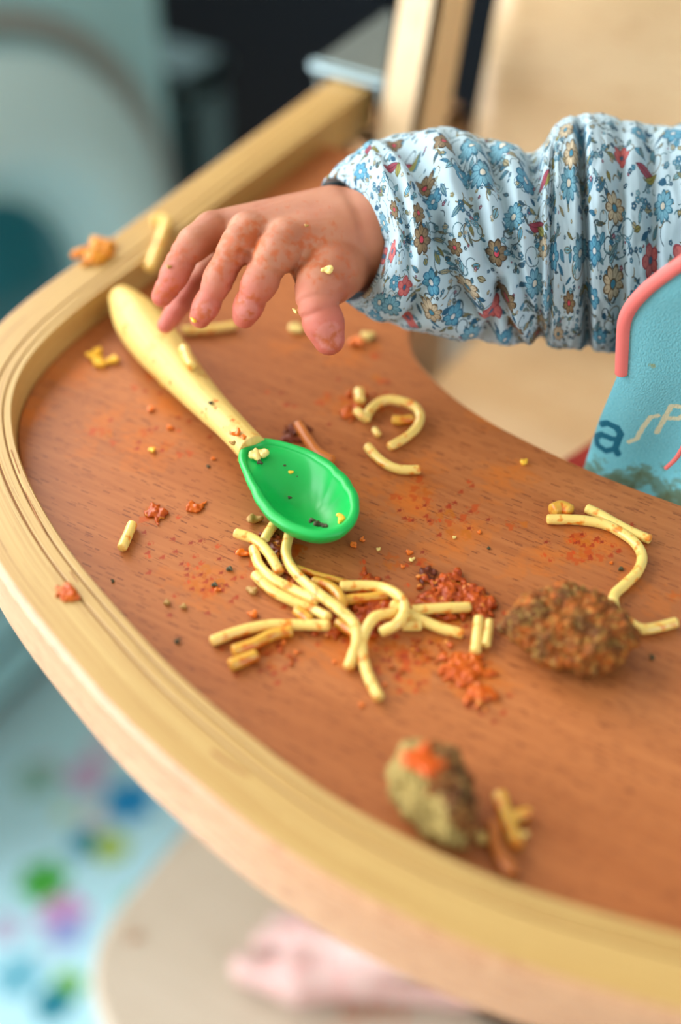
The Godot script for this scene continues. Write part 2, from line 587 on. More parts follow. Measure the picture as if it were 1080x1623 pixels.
# ---- textures
func tray_image() -> Image:
	# 0.48 m by 0.40 m, 4 px per mm; u is x, v is z
	var im := wood(1920, 1600, rgb(184, 114, 64), rgb(150, 83, 40), rgb(92, 42, 18), 22000, 15, 3, 0.5)
	var r := RandomNumberGenerator.new()
	r.seed = 77
	var film := []
	for k in 6: film.append(blot(96, Color(0.80, 0.42, 0.12, 0.22), 200 + k, 0.55, 1.8))
	var spots := []
	for k in 8: spots.append(blot(40, Color(0.70, 0.24 + 0.02 * k, 0.04, 0.62), 300 + k, 0.64))
	var dots := []
	for k in 6: dots.append(blot(14, Color(0.76 - 0.05 * k, 0.27 - 0.025 * k, 0.05, 0.8), 400 + k, 0.5))
	# film of sauce wiped over the wood, then spots, then flecks: centre x, z (mm), spread, count
	for q in [[-204, -9, 8.9, 7], [-170, 4, 8.5, 7], [-153, 9, 6.3, 5], [-68, -13, 9.0, 8], [-47, -9, 9.8, 9], [-9, -25, 7.8, 8], [-106, -51, 7.6, 7], [-135, -69, 8.0, 4], [-100, 49, 7.5, 6], [-53, 42, 9.1, 14], [-35, 22, 7.4, 12], [-16, 41, 4.4, 10], [-34, 42, 7.2, 8], [-46, -41, 8.2, 5], [-77, -22, 8.2, 6], [-164, -16, 6.5, 4], [-197, 12, 4.3, 4], [-71, 59, 7.2, 4], [-123, -76, 6.8, 3], [-19, -9, 5.7, 3], [-71, -73, 6.5, 4], [11, -15, 5.6, 3]]:
		for k in q[3]:
			var s: Image = film[r.randi() % 6]
			stamp(im, s, q[0] + r.randfn() * q[2] * 0.7, q[1] + r.randfn() * q[2] * 0.6)
	for q in [[-53, 42, 5.5, 12], [-36, 20, 5.6, 16], [-18, 38, 2.8, 14], [-12, 45, 1.4, 6], [-33, 41, 4.7, 8], [-10, -26, 5.8, 10], [-133, 31, 3.2, 4], [-100, 49, 6.6, 9], [-69, 61, 5.4, 7], [-50, -14, 6.9, 8], [-69, -20, 6.1, 6], [-108, -50, 3.1, 7], [-110, -66, 2.7, 3], [-168, 7, 5.3, 5], [-146, 5, 5.2, 4], [-179, -24, 4.5, 3], [-116, -80, 3.6, 3], [-54, 12, 5.7, 5], [-34, -23, 3.2, 2], [-94, 30, 3.9, 6], [-86, 22, 2.7, 4], [-171, 49, 1.2, 2], [20, -20, 1.1, 1], [-1, -40, 2.0, 2], [-116, -46, 3.1, 3]]:
		for k in q[3]:
			var s: Image = spots[r.randi() % 8]
			stamp(im, s, q[0] + r.randfn() * q[2] * 0.7, q[1] + r.randfn() * q[2] * 0.6)
	for q in [[-60, 31, 11.2, 40], [-37, 18, 7.5, 40], [-101, 47, 10.4, 34], [-124, 41, 11.7, 10], [-71, 62, 8.1, 16], [-35, 45, 8.0, 30], [-11, -27, 7.8, 22], [-54, -14, 11.9, 24], [-160, -3, 12.8, 14], [-101, -55, 8.7, 14], [-125, -40, 8.7, 6], [-8, 15, 11.0, 5], [-11, -14, 11.5, 5], [-6, 47, 5.2, 6]]:
		for k in q[3]:
			var s: Image = dots[r.randi() % 6]
			stamp(im, s, q[0] + r.randfn() * q[2] * 0.8, q[1] + r.randfn() * q[2] * 0.7)
	return im


func stamp(im: Image, s: Image, x: float, z: float) -> void:
	var px := int((x + 240.0) * 4.0) - s.get_width() / 2
	var py := int((z + 270.0) * 4.0) - s.get_height() / 2
	im.blend_rect(s, Rect2i(0, 0, s.get_width(), s.get_height()), Vector2i(px, py))


func rim_image() -> Image:
	var im := wood(2048, 512, rgb(198, 168, 106), rgb(172, 132, 70), rgb(132, 86, 38), 2600, 60, 91, 0.75)
	var r := RandomNumberGenerator.new()
	r.seed = 5
	# stray brown glue lines and darker plies that run along the bend
	for k in 14:
		var y := r.randi() % 512
		var x := r.randi() % 2048
		var q := Image.create_empty(r.randi_range(160, 700), r.randi_range(2, 6), false, Image.FORMAT_RGBA8)
		q.fill(Color(0.60, 0.36, 0.12, r.randf_range(0.08, 0.24)))
		im.blend_rect(q, Rect2i(0, 0, q.get_width(), q.get_height()), Vector2i(x, y))
	return im


func pasta_image(sd: int, thr: float) -> Image:
	var q := FastNoiseLite.new()
	q.seed = sd
	q.frequency = 0.03
	q.fractal_octaves = 3
	var im := Image.create_empty(256, 64, false, Image.FORMAT_RGBA8)
	for y in 64:
		for x in 256:
			var a := clampf((q.get_noise_2d(x, y) - thr) * 2.2, 0.0, 0.7)
			im.set_pixel(x, y, Color(1, 1, 1).lerp(Color(0.93, 0.52, 0.16), a))
	return im


func bamboo_image() -> Image:
	var im := wood(768, 256, rgb(230, 202, 122), rgb(208, 170, 84), rgb(196, 150, 70), 700, 24, 52, 0.6)
	var r := RandomNumberGenerator.new()
	r.seed = 12
	for k in 46:
		var s := blot(r.randi_range(30, 90), Color(0.78, 0.50, 0.16, 0.34), 800 + k, 0.55)
		im.blend_rect(s, Rect2i(Vector2i.ZERO, s.get_size()), Vector2i(r.randi_range(-30, 740), r.randi_range(-30, 230)))
	for k in 40:
		var s := blot(r.randi_range(12, 34), Color(0.80, 0.34, 0.05, 0.8), 900 + k, 0.6)
		im.blend_rect(s, Rect2i(Vector2i.ZERO, s.get_size()), Vector2i(int(r.randf() ** 0.5 * 740), r.randi_range(-10, 240)))
	return im


func mince_image(relief := false) -> Image:
	# grains of mince, crumb and herb, 30 mm square
	var cell := FastNoiseLite.new()
	cell.seed = 61
	cell.noise_type = FastNoiseLite.TYPE_CELLULAR
	cell.cellular_return_type = FastNoiseLite.RETURN_DISTANCE if relief else FastNoiseLite.RETURN_CELL_VALUE
	cell.frequency = 0.055
	cell.domain_warp_enabled = true
	cell.domain_warp_amplitude = 14.0
	cell.domain_warp_frequency = 0.04
	var fine := FastNoiseLite.new()
	fine.seed = 62
	fine.frequency = 0.12
	var im := Image.create_empty(512, 512, false, Image.FORMAT_RGBA8)
	for y in 512:
		for x in 512:
			var f := fine.get_noise_2d(x, y)
			var a := cell.get_noise_2d(x, y)
			if relief:
				var h := clampf(0.75 - 0.5 * (a + 1.0) + 0.25 * f, 0.0, 1.0)
				im.set_pixel(x, y, Color(h, h, h))
			else:
				var t := clampf(0.86 + 0.24 * a + 0.16 * f, 0.3, 1.0)
				var c := Color(t, t * 0.97, t * 0.90)
				if a > 0.78: c = Color(1.0, 0.98, 0.86)
				if a < -0.84: c = Color(0.36, 0.32, 0.24)
				im.set_pixel(x, y, c)
	return im


func speck_image() -> Image:
	var q := FastNoiseLite.new()
	q.seed = 8
	q.frequency = 0.25
	return q.get_image(1024, 1024)


func put_px(im: Image, x: int, y: int, c: Color, wrap := true) -> void:
	var w := im.get_width()
	var h := im.get_height()
	if wrap: im.set_pixel(posmod(x, w), posmod(y, h), c)
	elif x >= 0 and y >= 0 and x < w and y < h: im.set_pixel(x, y, c)


func flower(im: Image, cx: float, cy: float, R: float, petals: int, turn: float, fill: Color, edge: Color, heart: Color) -> void:
	for y in range(int(cy - R) - 1, int(cy + R) + 2):
		for x in range(int(cx - R) - 1, int(cx + R) + 2):
			var d := Vector2(x - cx, y - cy)
			var a := d.angle() + turn
			var rr := R * (0.70 + 0.30 * absf(cos(a * petals / 2.0)))
			var t := d.length() / rr
			if t > 1.0: continue
			var c := fill
			if t > 0.86 or absf(sin(a * petals / 2.0)) > 0.985 and t > 0.35: c = edge
			elif t > 0.55 and absf(sin(a * petals / 2.0)) < 0.25: c = fill.lerp(edge, 0.35)
			if d.length() < R * 0.30: c = edge
			if d.length() < R * 0.21: c = heart
			put_px(im, x, y, c)


func leaf(im: Image, cx: float, cy: float, L: float, W: float, turn: float, fill: Color, edge: Color) -> void:
	for y in range(int(cy - L) - 1, int(cy + L) + 2):
		for x in range(int(cx - L) - 1, int(cx + L) + 2):
			var d := Vector2(x - cx, y - cy).rotated(-turn)
			var s := d.x / L
			if absf(s) > 1.0: continue
			var half := W * (1.0 - s * s) * (1.0 - 0.35 * s)
			if absf(d.y) > half: continue
			put_px(im, x, y, edge if absf(d.y) > half - 1.6 or absf(d.y) < 0.8 else fill)


func curl(im: Image, cx: float, cy: float, R: float, a0: float, a1: float, w: float, c: Color) -> void:
	var steps := int(absf(a1 - a0) * R * 1.6) + 4
	for k in steps:
		var t := float(k) / steps
		var p := Vector2(cx, cy) + Vector2.from_angle(lerpf(a0, a1, t)) * R * (1.0 - 0.45 * t)
		for y in range(int(p.y - w), int(p.y + w) + 1):
			for x in range(int(p.x - w), int(p.x + w) + 1):
				if Vector2(x - p.x, y - p.y).length() <= w: put_px(im, x, y, c)


func floral_image() -> Image:
	var S := 1024
	var im := Image.create_empty(S, S, false, Image.FORMAT_RGBA8)
	im.fill(rgb(204, 230, 240))
	var r := RandomNumberGenerator.new()
	r.seed = 21
	var ink := rgb(74, 98, 108)
	var blues := [rgb(96, 164, 190), rgb(62, 128, 160), rgb(136, 192, 208), rgb(48, 100, 130)]
	for k in 620:
		curl(im, r.randf() * S, r.randf() * S, r.randf_range(8, 30), r.randf() * TAU, r.randf() * TAU + 2.6, r.randf_range(0.7, 1.5), [ink, rgb(84, 124, 136), rgb(124, 112, 80)][r.randi() % 3])
	for k in 900:
		leaf(im, r.randf() * S, r.randf() * S, r.randf_range(7, 20), r.randf_range(3, 8), r.randf() * TAU, [blues[0], blues[1], blues[3], blues[2], rgb(158, 152, 88), rgb(124, 158, 160), rgb(186, 176, 140)][r.randi() % 7], [ink, blues[3], rgb(96, 92, 66)][r.randi() % 3])
	for k in 900:
		flower(im, r.randf() * S, r.randf() * S, r.randf_range(2.5, 6.5), 5, 0, [blues[1], blues[3], ink, rgb(160, 72, 98), rgb(176, 156, 92), rgb(216, 196, 160)][r.randi() % 6], ink, rgb(230, 235, 235))
	for gx in 12:
		for gy in 12:
			var p := Vector2(gx + 0.5 * (gy % 2) + r.randf_range(-0.3, 0.3), gy + r.randf_range(-0.3, 0.3)) * S / 12.0
			var what: int = [0, 1, 2, 2, 3, 3, 4, 5, 6, 6, 1][r.randi() % 11]
			var R := r.randf_range(22, 36)
			if what == 0: flower(im, p.x, p.y, R, 5, r.randf() * TAU, rgb(226, 124, 120), rgb(178, 84, 94), rgb(74, 120, 150))
			elif what == 1: flower(im, p.x, p.y, R * 1.1, 8, r.randf() * TAU, rgb(220, 204, 172), rgb(116, 98, 70), rgb(70, 148, 178))
			elif what == 2: flower(im, p.x, p.y, R, 6, r.randf() * TAU, rgb(104, 176, 204), rgb(48, 112, 146), rgb(236, 238, 234))
			elif what == 3: flower(im, p.x, p.y, R * 1.15, 10, r.randf() * TAU, rgb(132, 190, 210), rgb(56, 116, 142), rgb(236, 230, 210))
			elif what == 4:
				leaf(im, p.x, p.y, R, R * 0.42, r.randf() * TAU, rgb(168, 76, 94), rgb(96, 44, 62))
				leaf(im, p.x + 18, p.y + 14, R * 0.7, R * 0.3, r.randf() * TAU, rgb(160, 158, 84), rgb(94, 94, 52))
			elif what == 5: flower(im, p.x, p.y, R * 0.9, 7, r.randf() * TAU, rgb(150, 128, 96), rgb(82, 66, 48), rgb(220, 80, 100))
			else:
				for j in 9: flower(im, p.x + r.randfn() * 16, p.y + r.randfn() * 16, r.randf_range(5, 9), 5, 0, blues[j % 4], ink, rgb(226, 236, 238))
	return im


func line_px(im: Image, pts: Array, w: float, c: Color) -> void:
	for k in pts.size() - 1:
		var a: Vector2 = pts[k]
		var b: Vector2 = pts[k + 1]
		var steps := int(a.distance_to(b)) + 1
		for j in steps + 1:
			var p := a.lerp(b, float(j) / steps)
			for y in range(int(p.y - w), int(p.y + w) + 2):
				for x in range(int(p.x - w), int(p.x + w) + 2):
					if Vector2(x - p.x, y - p.y).length() <= w: put_px(im, x, y, c, false)


func bib_image() -> Image:
	# u across (0 at the edge by the arm), v downwards
	var im := Image.create_empty(760, 1040, false, Image.FORMAT_RGBA8)
	var q := FastNoiseLite.new()
	q.frequency = 0.2
	for y in 1040:
		for x in 760:
			im.set_pixel(x, y, rgb(112, 190, 204).lerp(rgb(138, 208, 218), 0.5 + 0.5 * q.get_noise_2d(x, y)))
	var r := RandomNumberGenerator.new()
	r.seed = 3
	# yellow-brown food specks, then a wet brown stain and painted-in shade at the hem
	for k in 60:
		var s := blot(r.randi_range(8, 20), rgb(170, 150, 80, 150), 600 + k, 0.5)
		im.blend_rect(s, Rect2i(Vector2i.ZERO, s.get_size()), Vector2i(r.randi_range(0, 740), r.randi_range(200, 940)))
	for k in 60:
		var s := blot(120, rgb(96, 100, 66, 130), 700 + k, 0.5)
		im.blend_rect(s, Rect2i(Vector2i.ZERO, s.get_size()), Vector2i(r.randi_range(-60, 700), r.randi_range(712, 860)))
	var ink := rgb(24, 104, 128)
	var cream := rgb(232, 222, 184)
	line_px(im, letter_a(Vector2(21, 712), 44.0), 4.5, ink)
	# a curved stroke and a letter P in cream
	line_px(im, [Vector2(54, 689) + Vector2(13, -29), Vector2(54, 689) + Vector2(6, -26), Vector2(54, 689) + Vector2(3, -10), Vector2(54, 689) + Vector2(1, 14), Vector2(54, 689) + Vector2(-6, 20)], 3.2, cream)
	line_px(im, [Vector2(77, 660) + Vector2(-2, 29), Vector2(77, 660) + Vector2(0, -19), Vector2(77, 660) + Vector2(14, -21), Vector2(77, 660) + Vector2(20, -10), Vector2(77, 660) + Vector2(15, 0), Vector2(77, 660) + Vector2(0, 3)], 3.4, cream)
	return im


func letter_a(at: Vector2, s: float) -> Array:
	var out := []
	for p in [[-0.36, -0.34], [-0.2, -0.5], [0.12, -0.5], [0.3, -0.3], [0.3, 0.3], [0.42, 0.48], [0.3, 0.3], [0.05, 0.5], [-0.28, 0.46], [-0.4, 0.22], [-0.24, 0.0], [0.3, -0.05]]:
		out.append(at + Vector2(p[0], p[1]) * s)
	return out


func mat_image() -> Image:
	# printed play mat, 1.6 m square, 512 px; u is x, v is z
	var im := Image.create_empty(640, 640, false, Image.FORMAT_RGBA8)
	im.fill(rgb(192, 236, 247))
	var r := RandomNumberGenerator.new()
	r.seed = 9
	var cols := [rgb(40, 160, 210), rgb(110, 190, 120), rgb(226, 180, 214), rgb(200, 214, 120), rgb(90, 180, 196), rgb(240, 200, 190), rgb(170, 210, 226)]
	for k in 330:
		var c: Color = cols[r.randi() % 7].lerp(rgb(196, 232, 240), 0.45)
		flower(im, r.randf() * 640, r.randf() * 640, r.randf_range(3, 9), 5, r.randf() * TAU, c, c, rgb(230, 240, 240))
	var spots := [rgb(0, 140, 205), rgb(0, 130, 160), rgb(170, 196, 60), rgb(70, 170, 60), rgb(214, 150, 200), rgb(150, 160, 214), rgb(210, 176, 214), rgb(150, 196, 186), rgb(120, 180, 60), rgb(0, 120, 140), rgb(110, 180, 200), rgb(190, 190, 214)]
	var where := [Vector2(-0.465, -0.270), Vector2(-0.469, -0.216), Vector2(-0.449, -0.223), Vector2(-0.476, -0.167), Vector2(-0.441, -0.150), Vector2(-0.429, -0.140), Vector2(-0.514, -0.272), Vector2(-0.550, -0.247), Vector2(-0.398, -0.103), Vector2(-0.397, -0.085), Vector2(-0.437, -0.089), Vector2(-0.473, -0.116)]
	var size := [13, 9, 9, 12, 12, 9, 11, 12, 8, 9, 11, 9]
	for k in where.size():
		var p: Vector2 = (where[k] - Vector2(-0.64, -0.75)) / 1.2 * 640.0
		flower(im, p.x, p.y, size[k], 6, k, spots[k], spots[k], spots[k])
	return im


# ---------------------------------------------------------------- setting
func room() -> void:
	struct("floor", bbox(Vector3(3.4, 0.1, 4.0), 0.001), M.floor_wood).position = Vector3(0.3, -0.05, 0.1)
	struct("ceiling", bbox(Vector3(3.4, 0.1, 4.0), 0.001), M.wall).position = Vector3(0.3, 2.55, 0.1)
	struct("wall_front", bbox(Vector3(3.4, 2.6, 0.1), 0.001), M.wall).position = Vector3(0.3, 1.25, 2.05)
	struct("wall_back", bbox(Vector3(3.4, 2.6, 0.1), 0.001), M.wall).position = Vector3(0.3, 1.25, -1.85)
	wall_with_openings("wall_left", true, -1.4, -1.8, 2.0, [[-0.95, 0.15, 1.0, 2.2], [0.4, 1.7, 0.1, 2.1]])
	wall_with_openings("wall_right", true, 1.9, -1.9, 2.1, [[0.15, 1.25, 0.95, 2.15]])
	window("window_1", Vector3(-1.4, 1.6, -0.4), Vector2(1.1, 1.2), PI / 2)
	window("window_2", Vector3(1.9, 1.55, 0.7), Vector2(1.1, 1.2), PI / 2)  # unseen window, added to carry the side fill light
	window("window_3", Vector3(-1.4, 1.1, 1.05), Vector2(1.3, 2.0), PI / 2)


func wall_with_openings(called: String, along_z: bool, at: float, a0: float, a1: float, holes: Array) -> void:
	var b := MB.new()
	var blocks := []
	var from := a0
	for q in holes:
		blocks.append([from, q[0], 0.0, 2.5]); blocks.append([q[0], q[1], 0.0, q[2]]); blocks.append([q[0], q[1], q[3], 2.5])
		from = q[1]
	blocks.append([from, a1, 0.0, 2.5])
	for q in blocks:
		var w: float = q[1] - q[0]
		var h: float = q[3] - q[2]
		var m := bbox(Vector3(0.1, h, w) if along_z else Vector3(w, h, 0.1), 0.0005)
		var s := m.surface_get_arrays(0)
		var c := Vector3(at, (q[2] + q[3]) / 2, (q[0] + q[1]) / 2) if along_z else Vector3((q[0] + q[1]) / 2, (q[2] + q[3]) / 2, at)
		var o := b.v.size()
		for k in s[Mesh.ARRAY_VERTEX].size():
			b.vert(s[Mesh.ARRAY_VERTEX][k] + c); b.n.append(s[Mesh.ARRAY_NORMAL][k])
		for k in s[Mesh.ARRAY_INDEX]: b.i.append(o + k)
	struct(called, b.mesh(), M.wall)


func window(called: String, at: Vector3, size: Vector2, turn: float) -> void:
	var w := base(called, at)
	w.rotation.y = turn
	w.set_meta("kind", "structure")
	var h := size / 2.0
	for q in [["frame", -h.x, -h.x + 0.06, -h.y, h.y], ["frame", h.x - 0.06, h.x, -h.y, h.y], ["frame", -h.x + 0.06, h.x - 0.06, -h.y, -h.y + 0.06], ["frame", -h.x + 0.06, h.x - 0.06, h.y - 0.06, h.y], ["mullion", -0.03, 0.03, -h.y + 0.06, h.y - 0.06]]:
		box(q[0], Vector3(q[1], q[3], -0.03), Vector3(q[2], q[4], 0.03), M.door_white, w)
	box("pane", Vector3(-h.x + 0.06, -h.y + 0.06, 0.012), Vector3(-0.03, h.y - 0.06, 0.018), M.window_glass, w, 0.0005)
	box("pane", Vector3(0.03, -h.y + 0.06, 0.012), Vector3(h.x - 0.06, h.y - 0.06, 0.018), M.window_glass, w, 0.0005)


func ring_x(R0: float, R1: float, prof: Array) -> ArrayMesh:
	# lathe about the x axis; prof: [radius share 0..1 from R0 to R1, x]
	return surf(func(u: float, v: float):
		var k: float = u * (prof.size() - 1)
		var i := mini(int(k), prof.size() - 2)
		var a: Array = prof[i]
		var e: Array = prof[i + 1]
		var rr := lerpf(R0, R1, lerpf(a[0], e[0], k - i))
		return Vector3(lerpf(a[1], e[1], k - i), cos(v * TAU) * rr, sin(v * TAU) * rr), (prof.size() - 1) * 3, 72, true, false)


func appliances() -> void:
	# front-loading washing machine, front at x = -0.61
	var w := base("washing_machine", Vector3(-0.61, 0, -0.30))
	tag(w, "white front-loading washing machine with a round teal glass door", "washing machine")
	box("cabinet", Vector3(-0.56, 0.10, -0.30), Vector3(0, 0.85, 0.30), M.white_enamel, w, 0.012)
	box("plinth", Vector3(-0.54, 0.02, -0.29), Vector3(-0.03, 0.10, 0.29), M.white_enamel, w)
	box("kick_panel", Vector3(-0.021, 0.045, -0.295), Vector3(-0.003, 0.098, 0.295), M.white_enamel, w)
	for z in [-0.24, 0.24]:
		for x in [-0.5, -0.06]:
			var f := put("leveling_foot", CylinderMesh.new(), M.grey_ring, w)
			f.mesh.top_radius = 0.02; f.mesh.bottom_radius = 0.022; f.mesh.height = 0.02; f.position = Vector3(x, 0.01, z)
	var d := put("door", ring_x(0.125, 0.225, [[1.0, 0.0], [1.0, 0.012], [0.94, 0.022], [0.75, 0.030], [0.5, 0.034], [0.25, 0.028], [0.08, 0.012], [0.0, 0.0]]), M.door_white, w)
	d.position = Vector3(0.001, 0.405, -0.035)
	put("door_surround", ring_x(0.222, 0.252, [[1.0, 0.0], [0.9, 0.006], [0.6, 0.005], [0.3, -0.001], [0.0, -0.002]]), M.grey_ring, d)
	put("door_glass", surf(func(u: float, v: float): return Vector3(0.004 + 0.03 * (1.0 - u * u) - 0.012, cos(v * TAU) * 0.13 * u, sin(v * TAU) * 0.13 * u), 12, 64, true), M.teal_glass, d)
	box("door_handle", Vector3(0.02, -0.05, 0.155), Vector3(0.045, 0.05, 0.185), M.grey_ring, d, 0.006)
	box("control_panel", Vector3(-0.002, 0.72, -0.295), Vector3(0.006, 0.845, 0.295), M.door_white, w)
	var knob := put("programme_knob", CylinderMesh.new(), M.grey_ring, w)
	knob.mesh.top_radius = 0.028; knob.mesh.bottom_radius = 0.03; knob.mesh.height = 0.03
	knob.rotation.z = -PI / 2; knob.position = Vector3(0.02, 0.78, 0.06)
	box("detergent_drawer", Vector3(0.0, 0.735, 0.12), Vector3(0.011, 0.83, 0.28), M.white_enamel, w)
	# slim grey bin beyond the machine
	var g := base("waste_bin", Vector3(-0.74, 0, -0.722))
	tag(g, "slim grey-blue bin standing beyond the washing machine", "bin")
	box("body", Vector3(-0.13, 0, -0.034), Vector3(0.076, 0.45, 0.034), M.bin_grey, g, 0.012)
	box("lid", Vector3(-0.134, 0.45, -0.036), Vector3(0.08, 0.468, 0.036), M.bin_grey, g, 0.008)
	# dark units along the back wall
	for k in 3:
		var x0 := -1.33 + k * 0.62
		var c := base("kitchen_cabinet", Vector3(x0, 0, -1.78))
		tag(c, ["dark kitchen cabinet in the corner behind the grey bin", "dark kitchen cabinet behind the tray bracket and chair post", "dark kitchen cabinet hidden behind the high chair backrest"][k], "cabinet")
		box("carcass", Vector3(0, 0.1, 0), Vector3(0.615, 0.86, 0.58), M.navy, c)
		box("plinth", Vector3(0.0, 0.0, 0.0), Vector3(0.615, 0.1, 0.53), M.navy, c)
		var dr := box("door", Vector3(0.004, 0.105, 0.581), Vector3(0.611, 0.66, 0.60), M.navy, c)
		box("handle", Vector3(-0.09, 0.22, 0.011), Vector3(0.09, 0.235, 0.03), M.grey_ring, dr, 0.004)
		box("drawer", Vector3(0.004, 0.665, 0.581), Vector3(0.611, 0.855, 0.60), M.umber, c)
	var wt := put("worktop", bbox(Vector3(1.9, 0.04, 0.64), 0.004), M.umber)
	wt.position = Vector3(-0.40, 0.8805, -1.48)
	tag(wt, "dark brown worktop lying over the kitchen cabinets", "worktop")
	# printed mat on the floor
	var pm := put("play_mat", panel(PackedVector2Array([Vector2(-0.635, -0.7), Vector2(0.5, -0.7), Vector2(0.5, 0.4), Vector2(-0.635, 0.4)]), 0.0005, 0.012, 0.004, func(p): return (p - Vector2(-0.64, -0.75)) / 1.2), M.mat_print)
	tag(pm, "pale blue floor mat printed with coloured flowers and dots under the high chair", "mat")


# ---------------------------------------------------------------- high chair
func high_chair() -> void:
	var h := base("high_chair", Vector3(0, 0, -0.2))
	tag(h, "pale wooden high chair with bent plywood backrest, seat and foot board", "high chair")
	var o := Vector3(0, 0, 0.2)
	var rec := deg_to_rad(17.0)
	for s in [-1.0, 1.0]:
		# reclined upright in front of the backrest panel
		var p := put("back_post", bbox(Vector3(0.022, 0.56, 0.034), 0.003), M.pale, h)
		p.rotation.x = -rec
		p.position = Vector3(s * 0.197, 0.80, -0.272) + o
		var l := put("leg", bbox(Vector3(0.03, 0.70, 0.05), 0.006), M.beech, h)
		l.rotation.x = 0.16; l.position = Vector3(s * 0.236, 0.364, -0.36) + o
		var l2 := put("leg", bbox(Vector3(0.03, 0.70, 0.05), 0.006), M.beech, h)
		l2.rotation.x = -0.28; l2.position = Vector3(s * 0.236, 0.357, -0.25) + o
		box("side_rail", Vector3(s * 0.214 - 0.011, 0.575, -0.36) + o, Vector3(s * 0.214 + 0.011, 0.625, -0.11) + o, M.beech, h)
		# pressed metal bracket that holds the end of the tray rim
		var br := base_part("tray_bracket", h)
		box("top_plate", Vector3(s * 0.2275 - 0.0195, 0.7522, -0.315) + o, Vector3(s * 0.2275 + 0.0195, 0.7550, -0.2475) + o, M.steel, br, 0.0008)
		box("side_plate", Vector3(s * 0.2275 - s * 0.018 - 0.0015, 0.716, -0.315) + o, Vector3(s * 0.2275 - s * 0.018 + 0.0015, 0.752, -0.2475) + o, M.steel, br, 0.0008)
		box("side_plate", Vector3(s * 0.2275 + s * 0.018 - 0.0015, 0.730, -0.315) + o, Vector3(s * 0.2275 + s * 0.018 + 0.0015, 0.752, -0.2475) + o, M.steel, br, 0.0008)
		box("edge_lip", Vector3(s * 0.2275 - 0.0205, 0.7515, -0.2475) + o, Vector3(s * 0.2275 + 0.0205, 0.7565, -0.243) + o, M.lip, br, 0.001)
		box("edge_lip", Vector3(s * 0.2275 - s * 0.0185 - 0.002, 0.714, -0.2475) + o, Vector3(s * 0.2275 - s * 0.0185 + 0.002, 0.7515, -0.243) + o, M.lip, br, 0.001)
	# bent backrest panel, a little hollow, set behind the posts
	put("backrest", sheet(func(u: float, v: float):
		var y := lerpf(0.592, 1.02, u)
		var x := lerpf(-0.200, 0.200, v)
		return Vector3(x, y, -0.298 - (y - 0.6) * tan(rec) * 0.9 - 0.03 * (1.0 - (x / 0.203) * (x / 0.203))) + o, 24, 32, 0.009), M.pale, h)
	put("seat", panel(PackedVector2Array([Vector2(-0.176, -0.15), Vector2(0.176, -0.15), Vector2(0.176, 0.085), Vector2(0.16, 0.1), Vector2(-0.16, 0.1), Vector2(-0.176, 0.085)]), 0.588, 0.60, 0.003), M.pale, h)
	var rail := put("seat_rail", bbox(Vector3(0.46, 0.04, 0.02), 0.004), M.beech, h)
	rail.position = Vector3(0, 0.568, -0.25) + o
	# foot board with rounded corners
	var out := PackedVector2Array()
	for k in 13:
		var x := lerpf(0.268, -0.268, k / 12.0)
		out.append(Vector2(x, 0.075 + 0.026 * (0.5 + 0.5 * cos(x / 0.268 * PI))))
	for q in [[-1.0, 0.0], [1.0, 0.0]]:
		for k in 9:
			var a := (PI if q[0] < 0 else PI / 2) - k * PI / 16
			out.append(Vector2(q[0] * 0.198 + cos(a) * 0.07, 0.152 + sin(a) * 0.07))
	put("foot_board", panel(out, 0.280, 0.30, 0.004), M.foot_board, h)
	for s in [-1.0, 1.0]:
		box("foot_board_rail", Vector3(s * 0.236 - 0.012, 0.25, -0.33) + o, Vector3(s * 0.236 + 0.012, 0.28, -0.02) + o, M.beech, h)
	box("shade_plate", Vector3(-0.11, 0.262, -0.165) + o, Vector3(0.11, 0.279, -0.09) + o, M.navy, h)  # added dark plate, its colour stands in for shade behind the foot board
	box("crossbar", Vector3(-0.221, 0.12, -0.315) + o, Vector3(0.221, 0.15, -0.295) + o, M.beech, h)


func base_part(called: String, parent: Node) -> Node3D:
	var o := Node3D.new()
	o.name = called
	parent.add_child(o, true)
	return o


# a sheet of the given thickness, closed at the edges
func sheet(f: Callable, nu: int, nv: int, thick: float, uvs := Vector2(0.45, 0.45), col = null) -> ArrayMesh:
	var b := MB.new()
	var nrm := func(u: float, v: float):
		var e := 0.01
		var a: Vector3 = f.call(minf(u + e, 1.0), v) - f.call(maxf(u - e, 0.0), v)
		var d: Vector3 = f.call(u, minf(v + e, 1.0)) - f.call(u, maxf(v - e, 0.0))
		return d.cross(a).normalized()
	for s in [0.0, 1.0]:
		for a in nu + 1:
			for c in nv + 1:
				var u := float(a) / nu
				var w := float(c) / nv
				var p: Vector3 = f.call(u, w)
				b.vert(p - nrm.call(u, w) * thick * s, Vector2(w * uvs.x, (1.0 - u) * uvs.y))
	var S := (nu + 1) * (nv + 1)
	for a in nu:
		for c in nv:
			var k := a * (nv + 1) + c
			b.quad(k, k + 1, k + nv + 2, k + nv + 1)
			b.quad(S + k, S + k + nv + 1, S + k + nv + 2, S + k + 1)
	for c in nv:
		b.quad(c, S + c, S + c + 1, c + 1)
		var k := nu * (nv + 1) + c
		b.quad(k, k + 1, S + k + 1, S + k)
	for a in nu:
		var k := a * (nv + 1)
		b.quad(k, k + nv + 1, S + k + nv + 1, S + k)
		k += nv
		b.quad(k, S + k, S + k + nv + 1, k + nv + 1)
	b.normals()
	return b.mesh()


